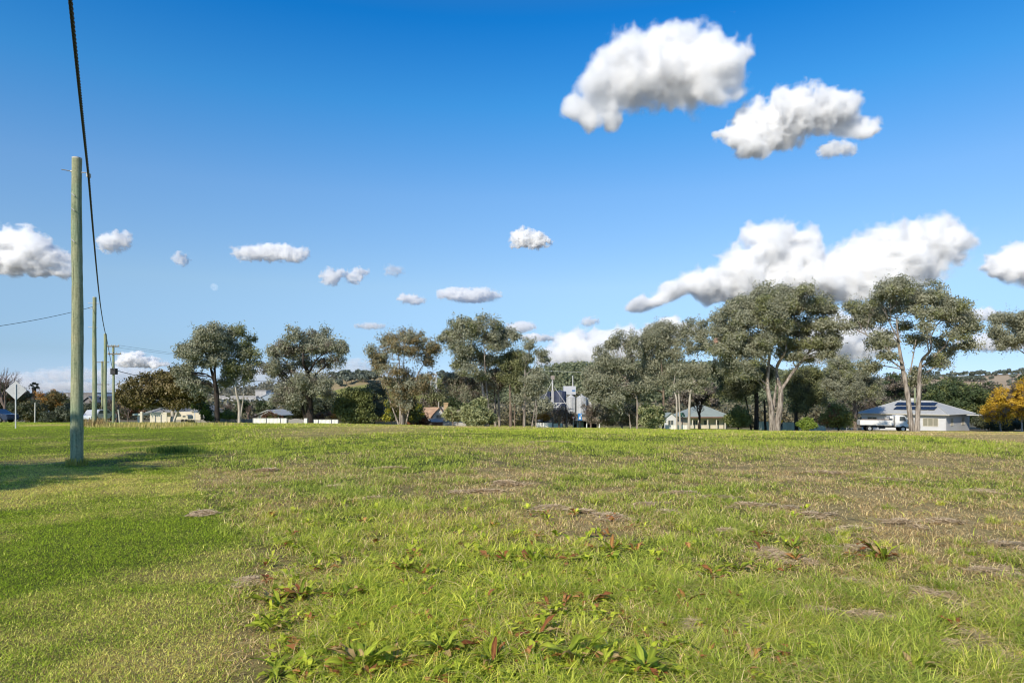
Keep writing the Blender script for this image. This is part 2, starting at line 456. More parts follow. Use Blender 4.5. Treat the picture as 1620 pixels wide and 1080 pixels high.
def ground_col(x, y):
    d, mown = dryness(x, y)
    c = mix3((0.070, 0.085, 0.012), (0.225, 0.180, 0.070), sstep(0.15, 0.75, d))
    thatch = 0.6 * sstep(0.66, 1.0, d)
    c = c * (1 - thatch[:, None]) + np.array((0.36, 0.28, 0.13)) * thatch[:, None]
    nearth = np.abs(y - 14) < 14
    if nearth.any():
        f_ = np.zeros(len(x))
        for (a, b, r1, r2) in THP: f_[nearth] = np.maximum(f_[nearth], np.exp(-1.1 * (((x[nearth] - a) / r1) ** 2 + ((y[nearth] - b) / r2) ** 2)))
        f_ = f_ * sstep(.3, .6, fbm2(x, y, .5, 15, 3) + .25)
        c = c * (1 - .85 * f_[:, None]) + np.array((0.36, 0.265, 0.175)) * .85 * f_[:, None]
    far = sstep(18, 55, y)
    g = mix3((0.23, 0.285, 0.016), (0.46, 0.36, 0.13), sstep(0.2, 0.85, d))
    g = c * (1 - far[:, None]) + g * far[:, None]
    town = sstep(105, 140, np.hypot(x, y))                     # beyond the paddock: yards, roads, scrub
    tn = fbm2(x, y, 60.0, 71, 4)
    tc_ = mix3((0.10, 0.095, 0.065), (0.19, 0.165, 0.115), sstep(0.3, 0.7, tn))
    return g * (1 - town[:, None]) + tc_ * town[:, None]

def axis_steps(lo, hi, fine, fine_lo, fine_hi, grow):
    a = list(np.arange(fine_lo, fine_hi + 1e-6, fine))
    s = fine; v = fine_hi
    while v < hi:
        s *= grow; v = min(hi, v + s); a.append(v)
    s = fine; v = fine_lo; b = []
    while v > lo:
        s *= grow; v = max(lo, v - s); b.append(v)
    return np.array(b[::-1] + a)

gxs = axis_steps(-9000, 9000, 0.16, -12, 12, 1.035)
gys = axis_steps(-9000, 16000, 0.14, 2.5, 22, 1.03)
GX, GY = np.meshgrid(gxs, gys)
gxv, gyv = GX.ravel(), GY.ravel()
gzv = ground_z(gxv, gyv)
nxg, nyg = len(gxs), len(gys)
ii = (np.arange(nyg - 1)[:, None] * nxg + np.arange(nxg - 1)[None, :]).ravel()
gq = np.stack([ii, ii + 1, ii + 1 + nxg, ii + nxg], 1)
gm_ = bpy.data.materials.new('paddock_soil')
t_, o_ = nodes_of(gm_)
N = t_.nodes.new; L = t_.links.new
at = N('ShaderNodeAttribute'); at.attribute_name = 'Col'
pb = N('ShaderNodeBsdfPrincipled'); pb.inputs['Roughness'].default_value = 0.9; pb.inputs['Specular IOR Level'].default_value = 0.15
tc = N('ShaderNodeTexCoord'); n1 = N('ShaderNodeTexNoise'); n1.inputs['Scale'].default_value = 9; n1.inputs['Detail'].default_value = 8; n1.inputs['Roughness'].default_value = .75
n2 = N('ShaderNodeTexNoise'); n2.inputs['Scale'].default_value = 55; n2.inputs['Detail'].default_value = 4
mr = N('ShaderNodeMapRange'); mr.inputs[1].default_value = .3; mr.inputs[2].default_value = .7; mr.inputs[3].default_value = .55; mr.inputs[4].default_value = 1.4
mr2 = N('ShaderNodeMapRange'); mr2.inputs[1].default_value = .3; mr2.inputs[2].default_value = .7; mr2.inputs[3].default_value = .6; mr2.inputs[4].default_value = 1.35
mu = N('ShaderNodeMath'); mu.operation = 'MULTIPLY'
mx = N('ShaderNodeMix'); mx.data_type = 'RGBA'; mx.blend_type = 'MULTIPLY'; mx.inputs[0].default_value = 1
L(tc.outputs['Object'], n1.inputs['Vector']); L(tc.outputs['Object'], n2.inputs['Vector'])
L(n1.outputs[0], mr.inputs[0]); L(n2.outputs[0], mr2.inputs[0]); L(mr.outputs[0], mu.inputs[0]); L(mr2.outputs[0], mu.inputs[1])
L(at.outputs['Color'], mx.inputs[6]); L(mu.outputs[0], mx.inputs[7]); L(mx.outputs[2], pb.inputs['Base Color'])
bp = N('ShaderNodeBump'); bp.inputs['Strength'].default_value = .7; bp.inputs['Distance'].default_value = .03
L(n1.outputs[0], bp.inputs['Height']); L(bp.outputs[0], pb.inputs['Normal'])
L(pb.outputs[0], o_.inputs[0])
ground = np_mesh('ground', np.stack([gxv, gyv, gzv], 1), gq, gm_, vcol=ground_col(gxv, gyv), smooth=True)
tag(ground, kind='structure')

# ---------------------------------------------------------------- grass blades
RG = np.random.default_rng(77)

def blades(px, py, h, wd, lean, col, name, m, seg=3, curl=1.0, tipcol=None):
    n = len(px)
    az = RG.uniform(0, 2 * np.pi, n)
    face = az + np.pi / 2 + RG.normal(0, 0.5, n)
    z0 = ground_z(px, py) - 0.008
    V = []; C = []
    for k in range(seg):
        t = k / (seg - 1)
        off = lean * h * (t ** (1 + curl)) 
        zz = z0 + h * (t - 0.36 * np.clip(lean, 0, 2.4) * t * t)
        ww = wd * (1 - 0.85 * t ** 1.6) * 0.5
        cx = px + np.cos(az) * off; cyy = py + np.sin(az) * off
        V.append(np.stack([cx - np.cos(face) * ww, cyy - np.sin(face) * ww, zz], 1))
        V.append(np.stack([cx + np.cos(face) * ww, cyy + np.sin(face) * ww, zz], 1))
        cc = col if tipcol is None else col * (1 - t) + tipcol * t
        C.append(cc); C.append(cc)
    V = np.stack(V, 1).reshape(-1, 3); C = np.stack(C, 1).reshape(-1, 3)
    base = np.arange(n)[:, None] * (2 * seg)
    Q = np.concatenate([base + np.array([2 * k, 2 * k + 1, 2 * k + 3, 2 * k + 2]) for k in range(seg - 1)])
    return np_mesh(name, V, Q, m, vcol=C)

def scatter(n, y0, y1, side=0.86, pad=0.6):
    """points between two distances, spread evenly over the ground seen there (and a little beyond)"""
    y = np.sqrt(RG.uniform(0, 1, n) * (y1 ** 2 - y0 ** 2) + y0 ** 2)
    x = RG.uniform(-1, 1, n) * (side * y + pad)
    return x, y

def lawn_colour(d, n):
    lush = mix3((0.125, 0.205, 0.010), (0.40, 0.48, 0.045), RG.uniform(0, 1, n))
    pale = mix3((0.40, 0.40, 0.07), (0.72, 0.66, 0.20), RG.uniform(0, 1, n))
    brown = mix3((0.20, 0.13, 0.05), (0.34, 0.23, 0.10), RG.uniform(0, 1, n))
    p = RG.uniform(0, 1, n); t = np.clip(d * 1.2 - .1, .03, .9)
    c = np.where((p < t)[:, None], np.where((RG.uniform(0, 1, n) < .22)[:, None], brown, pale), lush)
    return c * RG.uniform(0.75, 1.15, n)[:, None]

def grass_colour(d, n, bright=1.0, vivid=1.0):
    v = np.broadcast_to(np.asarray(vivid, float), (n,))
    lush = mix3((0.13, 0.205, 0.012), (0.54, 0.53, 0.085), RG.uniform(0, 1, n) ** 1.15)
    dull = mix3((0.10, 0.155, 0.018), (0.40, 0.43, 0.085), RG.uniform(0, 1, n) ** 1.1)
    lush = dull * (1 - v)[:, None] + lush * v[:, None]
    straw = mix3((0.38, 0.28, 0.13), (0.64, 0.51, 0.29), RG.uniform(0, 1, n))
    brown = mix3((0.24, 0.15, 0.07), (0.38, 0.25, 0.12), RG.uniform(0, 1, n))
    p = RG.uniform(0, 1, n)
    dry = p < np.clip(d * 1.15 - 0.12, 0.02, 0.97)
    c = np.where(dry[:, None], np.where((RG.uniform(0, 1, n) < 0.38)[:, None], brown, straw), lush)
    return c * (bright * RG.uniform(0.8, 1.32, n))[:, None]

GM = leaf_mat('grass_blade', 0.6, 0.7, 0.12)

def clump(x, y):
    return fbm2(x, y, 0.34, 51, 3)

for (y0, y1, dens, wmul, seg) in ((3.2, 6.5, 4200, 1.0, 4), (6.5, 10.5, 2300, 1.1, 3), (10.5, 17, 1150, 1.35, 3), (17, 28, 480, 1.8, 2), (28, 50, 150, 2.8, 2), (50, 105, 26, 5.0, 2)):
    area = 0.86 * (y1 ** 2 - y0 ** 2)
    n = int(area * dens)
    x, y = scatter(n, y0, y1)
    if y0 < 17:                                                   # the mown verge is a finer, denser turf
        x2, y2 = scatter(int(n * 1.3), y0, y1); k2 = lawn_edge(x2, y2) > 0
        x, y = np.concatenate([x, x2[k2]]), np.concatenate([y, y2[k2]]); n = len(x)
    d, mown = dryness(x, y)
    isl = RG.uniform(0, 1, n) < sstep(.25, .75, mown)
    cl = clump(x, y)
    # verge: short turf
    xs, ys, ds = x[isl], y[isl], d[isl]
    m_ = len(xs)
    h = RG.uniform(0.012, 0.034, m_) * (1 + 0.7 * cl[isl]) * min(wmul, 2.0)
    wd = RG.uniform(0.0035, 0.0065, m_) * wmul
    blades(xs, ys, h, wd, RG.uniform(0.3, 1.8, m_), lawn_colour(ds, m_), 'mown_grass', GM, seg=min(seg, 3))
    # rough paddock: longer, tufted, thinner over the dead thatch
    keep = (~isl) & (RG.uniform(0, 1, n) < np.clip(1.25 - 0.8 * sstep(0.6, 0.95, d) , 0.1, 1)) & (RG.uniform(0, 1, n) < np.clip((cl - 0.25) * 3.2, 0.25, 1))
    xs, ys, ds, cs = x[keep], y[keep], d[keep], cl[keep]
    m_ = len(xs)
    lush = 1 - sstep(0.25, 0.7, ds)
    h = RG.uniform(0.05, 0.14, m_) * (0.65 + 1.1 * np.clip(cs - 0.3, 0, 1)) * (0.8 + 0.55 * lush) * (1.0 if y1 < 20 else (.8 if y1 < 30 else .55 * (.35 + 1.5 * fbm2(xs, ys, 2.2, 93, 3) ** 1.5 * 1.6))) * (1 - .45 * mown[keep])
    h = h * weed_room(xs, ys) if y0 < 25 else h
    wd = RG.uniform(0.0038, 0.0095, m_) * wmul * (1 + .25 * lush)
    ub = xs / np.maximum(ys, 3)
    viv = np.clip(np.exp(-((ub + .10) / .26) ** 2) * (1 - sstep(8.5, 12, ys)) + .70 * sstep(14, 34, ys) + .25 * fbm2(xs, ys, 1.2, 88, 2), 0, 1)
    blades(xs, ys, h, wd, RG.uniform(0.35, 2.0, m_) * (1.0 if y1 < 18 else .6), grass_colour(ds, m_, 1.0, viv), 'rough_grass', GM, seg=seg)
# long blades arching over and lying about in the lush part
for (y0, y1, dens) in ((3.4, 7.0, 620), (7.0, 12.0, 220)):
    n = int(.86 * (y1 ** 2 - y0 ** 2) * dens)
    x, y = scatter(n, y0, y1)
    d, mown = dryness(x, y)
    k = (mown < .4) & (RG.uniform(0, 1, n) < np.clip(1.1 - 1.3 * d, .12, 1))
    x, y, d = x[k], y[k], d[k]; n = len(x)
    c = mix3((0.17, 0.24, 0.015), (0.64, 0.635, 0.13), RG.uniform(0, 1, n)); st = RG.uniform(0, 1, n) < .2 + .5 * sstep(.1, .5, x / y)
    c[st] = mix3((0.36, 0.27, 0.10), (0.62, 0.50, 0.24), RG.uniform(0, 1, n))[st]
    h = RG.uniform(.09, .20, n) * (.4 + .6 * weed_room(x, y))
    blades(x, y, h, RG.uniform(.005, .0105, n) * (1.0 if y1 < 8 else 1.3), RG.uniform(1.2, 2.4, n), c, 'rough_grass', GM, seg=5)
# coarse tussocks
nt_ = 0; TX, TY, TS = [], [], []
while nt_ < 330:
    a, b = RG.uniform(330, 1640), 770 + 315 * RG.uniform() ** .8
    cx_, cy_ = photo_ground(a, b)
    dd, mm = dryness(np.array([cx_]), np.array([cy_]))
    if mm[0] > .2 or RG.uniform() < .5 * dd[0]: continue
    TX.append(cx_); TY.append(cy_); TS.append(RG.uniform(.5, 1.25)); nt_ += 1
per = 75
tx = np.repeat(TX, per); ty = np.repeat(TY, per); ts = np.repeat(TS, per); n = len(tx)
rr = RG.uniform(0, 1, n) ** .6 * .10 * ts; aa = RG.uniform(0, 2 * np.pi, n)
x = tx + rr * np.cos(aa); y = ty + rr * np.sin(aa)
tone = np.repeat(RG.uniform(0, 1, len(TX)), per)
c = mix3((0.085, 0.15, 0.012), (0.24, 0.31, 0.03), RG.uniform(0, 1, n)) * (1 - tone)[:, None] + mix3((0.24, 0.28, 0.02), (0.66, 0.62, 0.14), RG.uniform(0, 1, n)) * tone[:, None]
dead = RG.uniform(0, 1, n) < .14
c[dead] = mix3((0.38, 0.29, 0.13), (0.62, 0.5, 0.27), RG.uniform(0, 1, n))[dead]
blades(x, y, RG.uniform(.09, .19, n) * ts, RG.uniform(.0045, .009, n) * np.clip(y / 7, .8, 2), RG.uniform(.3, 1.7, n), c, 'rough_grass', GM, seg=4)
for o in [o for o in COL.objects if o.name.split('.')[0] in ('mown_grass', 'rough_grass')]:
    if o.name.startswith('mown'): tag(o, 'short mown green and straw turf on the verge at the left', 'grass', kind='stuff')
    else: tag(o, 'rough tufted paddock grass, green mixed with straw', 'grass', kind='stuff')

# ---------------------------------------------------------------- dead thatch lying in low mounds
vs, cs = [], []
for (px_, py_, rx_, ry_) in TH:
    cx_, cy_ = photo_ground(px_, py_)
    k_ = cy_ / F
    R1 = rx_ * k_; R2 = min(ry_ * k_ * 3.2, R1 * 1.1)
    n_ = int(np.clip(900 * (R1 * R2) / 0.03, 700, 4200))
    lobes = RG.integers(4, 9); lc = RG.normal(0, .62, (lobes, 2)); ls = RG.uniform(.15, .7, lobes); li = RG.integers(0, lobes, n_)
    q_ = RG.normal(0, 1, (n_, 2)) * ls[li][:, None] * .62 + lc[li]
    keep_ = fbm2(q_[:, 0] * R1 + cx_, q_[:, 1] * R2 + cy_, .09, 17, 2) > RG.uniform(.22, .55, n_)
    q_ = q_[keep_]; n_ = len(q_)
    r_ = np.hypot(q_[:, 0], q_[:, 1])
    x_ = cx_ + R1 * q_[:, 0]; y_ = cy_ + R2 * q_[:, 1]
    h_ = 0.15 * min(R1, R2) * np.clip(1 - r_ ** 2, 0, 1)
    z_ = ground_z(x_, y_) + 0.022 + h_ * RG.uniform(0.6, 1.1, n_)
    main = RG.uniform(0, np.pi)
    th = main + RG.normal(0, 1.0, n_); ln = RG.uniform(0.02, 0.085, n_) * np.clip(cy_ / 9, 0.8, 2.0); wd_ = RG.uniform(0.0012, 0.0028, n_) * np.clip(cy_ / 5.5, 1, 3)
    tilt = RG.normal(0, 0.16, n_)
    ax_ = np.stack([np.cos(th) * np.cos(tilt), np.sin(th) * np.cos(tilt), np.sin(tilt)], 1) * ln[:, None]
    sd2 = np.stack([-np.sin(th), np.cos(th), RG.uniform(-.5, .5, n_)], 1) * wd_[:, None]
    P_ = np.stack([x_, y_, z_], 1)
    vs.append(np.stack([P_ - ax_ - sd2, P_ - ax_ + sd2, P_ + ax_ + sd2, P_ + ax_ - sd2], 1).reshape(-1, 3))
    c_ = mix3((0.30, 0.215, 0.125), (0.66, 0.53, 0.36), RG.uniform(0, 1, n_) ** .9)
    cs.append(np.repeat(c_, 4, 0))
vs = np.concatenate(vs); cs = np.concatenate(cs)
th_o = np_mesh('dry_thatch', vs, np.arange(len(vs)).reshape(-1, 4), leaf_mat('straw', 0.25, 0.8, 0.1), vcol=cs)
tag(th_o, 'clumps of pale dead mown thatch lying over the paddock', 'thatch', kind='stuff')

# ---------------------------------------------------------------- dock weeds
def dock(px, py, size, n, red, seed, label, upright=0.5):
    r = np.random.default_rng(seed)
    cx_, cy_ = photo_ground(px, py)
    V, Q, C = [], [], []
    for i in range(n):
        az = r.uniform(0, 2 * np.pi); ln = size * r.uniform(0.6, 1.25); wd_ = ln * r.uniform(0.08, 0.135)
        el = r.uniform(0.25, 0.8) + upright * 0.5
        reddish = r.uniform() < red
        base = np.array((0.13, 0.18, 0.016)) + r.uniform() * np.array((0.24, 0.24, 0.030))
        if reddish: base = np.array((0.19, 0.062, 0.025)) + r.uniform() * np.array((0.16, 0.12, 0.03))
        elif r.uniform() < 0.12: base = np.array((0.38, 0.27, 0.12))
        S = 8; W = 5
        p = np.array([cx_ + r.normal(0, size * .10), cy_ + r.normal(0, size * .10), 0.0]); p[2] = gz(p[0], p[1])
        d_ = np.array([math.cos(az), math.sin(az)]); e = el
        ph = r.uniform(0, 6); wave = r.uniform(0.2, 0.5) * wd_; b0 = len(V)
        curl = r.uniform(0.8, 2.0); twist = r.normal(0, 0.4)
        for s_ in range(S):
            t = s_ / (S - 1)
            wdt = wd_ * (0.10 + 0.90 * math.sin(math.pi * min(1, max(0.0, (t - 0.12) / 0.92)) ** 0.85)) * (1 - 0.3 * t) if t > 0.1 else wd_ * 0.10
            if s_ == S - 1: wdt = wd_ * 0.03
            sd_ = np.array([-d_[1] * math.cos(twist * t), d_[0] * math.cos(twist * t), math.sin(twist * t)])
            up = np.array([-d_[0] * math.sin(e), -d_[1] * math.sin(e), math.cos(e)])
            for j in range(W):
                q = (j - 2) / 2
                V.append(p + sd_ * q * wdt + up * (abs(q) * wdt * 0.35 + wave * math.sin(ph + t * 13 + q * 2) * abs(q)))
                f = 1.0 + 0.35 * (q == 0) - 0.4 * r.uniform()
                cc = base * f
                if red > 0 and t > 0.75 and not reddish and r.uniform() < 0.5: cc = cc * 0.6 + np.array((0.30, 0.13, 0.05)) * 0.4
                C.append(cc)
            p = p + np.array([d_[0] * math.cos(e), d_[1] * math.cos(e), math.sin(e)]) * ln / (S - 1)
            e -= curl / (S - 1) * (0.4 + t)
            p[2] = max(p[2], gz(p[0], p[1]) + 0.012)
        for s_ in range(S - 1):
            for j in range(W - 1):
                k = b0 + s_ * W + j
                Q.append((k, k + 1, k + 1 + W, k + W))
    o = np_mesh('dock_weed', np.array(V), np.array(Q), leaf_mat('dock_leaf', 0.6, 0.6, 0.15), vcol=np.array(C), smooth=True)
    tag(o, label, 'weed', 'broad-leaved dock weeds in the paddock grass')

for i, (a_, b_, s_, n_, r_, l_, u_) in enumerate(DK):
    dock(a_, b_, s_ * (.80 if b_ > 1020 else 1.12), int(n_ * 1.7), r_ * .8, 500 + i, l_, u_)

def small_weeds(n_pl, seed):
    """flat rosettes of young broad leaves all through the lush grass"""
    r = np.random.default_rng(seed); V, C = [], []
    cnt = 0
    while cnt < n_pl:
        px_, py_ = r.uniform(415, 1300), 800 + 282 * r.uniform() ** .75
        if px_ < 420 - (1080 - py_) * .25 or (px_ > 1050 and r.uniform() < .6): continue
        cx_, cy_ = photo_ground(px_, py_); cnt += 1
        nl = int(r.integers(4, 10)); red = r.uniform() < .33
        for i in range(nl):
            az = r.uniform(0, 6.28); ln = r.uniform(.05, .16) * (1.15 if cy_ > 7 else .85); wd_ = ln * r.uniform(.10, .2); el = r.uniform(.15, 1.1)
            d_ = np.array([math.cos(az), math.sin(az), 0]); s_ = np.array([-d_[1], d_[0], r.normal(0, .2)])
            p0 = np.array([cx_, cy_, gz(cx_, cy_) + .02]) + r.normal(0, .02, 3) * np.array([1, 1, .3])
            up = np.array([0, 0, 1.0])
            m1 = p0 + d_ * ln * .5 * math.cos(el) + up * ln * .55 * math.sin(el); e = m1 + d_ * ln * .5 * math.cos(el * .3) + up * ln * .3 * math.sin(el - .7)
            base = np.array((0.16, 0.21, 0.015)) + r.uniform() * np.array((0.28, 0.26, 0.03))
            if red and r.uniform() < .6: base = np.array((0.22, 0.075, 0.03)) + r.uniform() * np.array((0.18, 0.13, 0.04))
            for a, b, wa, wb in ((p0, m1, .15, 1.0), (m1, e, 1.0, .05)):
                V.append([a - s_ * wd_ * wa, a + s_ * wd_ * wa, b + s_ * wd_ * wb, b - s_ * wd_ * wb]); C.append([base * r.uniform(.75, 1.2)] * 4)
    V = np.array(V).reshape(-1, 3)
    o = np_mesh('weeds', V, np.arange(len(V)).reshape(-1, 4), leaf_mat('dock_leaf', 0.6, 0.6, 0.15), vcol=np.array(C).reshape(-1, 3))
    tag(o, 'mat of small green and reddish broad-leaved weeds through the lush grass', 'weeds', kind='stuff')
small_weeds(520, 99)
# ---------------------------------------------------------------- trees
def bark_mat(name, c1, c2):
    if name in _mats: return _mats[name]
    m = bpy.data.materials.new(name)
    t, out = nodes_of(m)
    N = t.nodes.new; L = t.links.new
    tc = N('ShaderNodeTexCoord'); mp = N('ShaderNodeMapping'); mp.inputs['Scale'].default_value = (2.2, 2.2, 0.35)
    n = N('ShaderNodeTexNoise'); n.inputs['Scale'].default_value = 2.2; n.inputs['Detail'].default_value = 7; n.inputs['Roughness'].default_value = .7
    cr = N('ShaderNodeValToRGB')
    cr.color_ramp.elements[0].position = .38; cr.color_ramp.elements[0].color = (*c1, 1)
    cr.color_ramp.elements[1].position = .60; cr.color_ramp.elements[1].color = (*c2, 1)
    b = N('ShaderNodeBsdfPrincipled'); b.inputs['Roughness'].default_value = .85; b.inputs['Specular IOR Level'].default_value = .2
    bp = N('ShaderNodeBump'); bp.inputs['Strength'].default_value = .6; bp.inputs['Distance'].default_value = .08
    L(tc.outputs['Object'], mp.inputs[0]); L(mp.outputs[0], n.inputs['Vector']); L(n.outputs[0], cr.inputs[0])
    L(cr.outputs[0], b.inputs['Base Color']); L(n.outputs[0], bp.inputs['Height']); L(bp.outputs[0], b.inputs['Normal']); L(b.outputs[0], out.inputs[0])
    _mats[name] = m
    return m

BARK = dict(
    pale=((0.095, 0.075, 0.062), (0.41, 0.355, 0.305)),
    mid=((0.09, 0.065, 0.05), (0.27, 0.21, 0.165)),
    dark=((0.018, 0.014, 0.012), (0.06, 0.048, 0.04)),
    red=((0.05, 0.03, 0.022), (0.20, 0.12, 0.085)),
    white=((0.32, 0.28, 0.23), (0.55, 0.50, 0.44)),
    twig=((0.10, 0.075, 0.065), (0.20, 0.155, 0.14)),
)

def resample(P, n):
    """Catmull-Rom through the points (xyz + radius), n samples"""
    P = np.asarray(P, float)
    if len(P) < 3:
        t = np.linspace(0, 1, n)[:, None]
        return P[0] * (1 - t) + P[-1] * t
    Q = np.vstack([2 * P[0] - P[1], P, 2 * P[-1] - P[-2]])
    out = []
    seg = len(P) - 1
    for t in np.linspace(0, seg - 1e-6, n):
        i = int(t); f = t - i
        a, b, c, d = Q[i], Q[i + 1], Q[i + 2], Q[i + 3]
        out.append(0.5 * ((2 * b) + (c - a) * f + (2 * a - 5 * b + 4 * c - d) * f ** 2 + (3 * b - a - 3 * c + d) * f ** 3))
    out = np.array(out); out[:, 3] = np.maximum(out[:, 3], 0.006)
    return out

def tube_geo(path, sides, rng, wob=0.0):
    n = len(path)
    T = np.gradient(path[:, :3], axis=0); T /= np.linalg.norm(T, axis=1)[:, None] + 1e-9
    ref = np.where((np.abs(T[:, 2]) > 0.9)[:, None], np.array([1.0, 0, 0]), np.array([0, 0, 1.0]))
    U = np.cross(T, ref); U /= np.linalg.norm(U, axis=1)[:, None] + 1e-9
    Wv = np.cross(T, U)
    a = np.arange(sides) / sides * 2 * np.pi
    r = path[:, 3][:, None] * (1 + wob * rng.normal(0, 1, (n, sides)))
    V = path[:, None, :3] + U[:, None] * (np.cos(a)[None] * r)[..., None] + Wv[:, None] * (np.sin(a)[None] * r)[..., None]
    i = np.arange(n - 1)[:, None] * sides + np.arange(sides)[None]
    j = np.arange(n - 1)[:, None] * sides + (np.arange(sides)[None] + 1) % sides
    Q = np.stack([i, j, j + sides, i + sides], -1).reshape(-1, 4)
    return V.reshape(-1, 3), Q

def leaf_quads(C, axis_bias, normal_dir, size, rng, aspect=0.5, out=0.8):
    n = len(C)
    nrm = rng.normal(0, 1, (n, 3)); nrm /= np.linalg.norm(nrm, axis=1)[:, None]
    nrm = nrm + normal_dir * out
    nrm /= np.linalg.norm(nrm, axis=1)[:, None] + 1e-9
    ax = rng.normal(0, 1, (n, 3)) + np.asarray(axis_bias)
    ax -= nrm * np.sum(ax * nrm, 1)[:, None]
    ax /= np.linalg.norm(ax, axis=1)[:, None] + 1e-9
    bx = np.cross(nrm, ax)
    s = size * rng.uniform(0.65, 1.3, n)
    L_ = ax * (s * 0.5)[:, None]; B_ = bx * (s * aspect * 0.5)[:, None]
    V = np.stack([C - L_, C + B_ - L_ * 0.1, C + L_, C - B_ - L_ * 0.1], 1).reshape(-1, 3)
    return V

LEAFCOL = dict(
    gum=((0.132, 0.140, 0.092), (0.322, 0.318, 0.228)),
    gumgreen=((0.104, 0.120, 0.050), (0.235, 0.240, 0.110)),
    gumbrown=((0.140, 0.108, 0.052), (0.26, 0.205, 0.10)),
    fig=((0.060, 0.056, 0.018), (0.150, 0.118, 0.038)),
    dark=((0.036, 0.044, 0.025), (0.090, 0.102, 0.055)),
    darkgreen=((0.030, 0.048, 0.018), (0.080, 0.110, 0.040)),
    olive=((0.075, 0.095, 0.028), (0.170, 0.185, 0.062)),
    palegreen=((0.150, 0.175, 0.075), (0.330, 0.330, 0.165)),
    bright=((0.100, 0.150, 0.022), (0.230, 0.300, 0.045)),
    yellow=((0.30, 0.165, 0.014), (0.54, 0.37, 0.030)),
    yellowgreen=((0.150, 0.160, 0.016), (0.34, 0.31, 0.030)),
    redbrown=((0.085, 0.040, 0.025), (0.180, 0.090, 0.055)),
    bluegreen=((0.070, 0.095, 0.075), (0.135, 0.165, 0.130)),
    greybrown=((0.095, 0.080, 0.062), (0.180, 0.150, 0.118)),
    orange=((0.26, 0.13, 0.03), (0.46, 0.24, 0.05)),
)

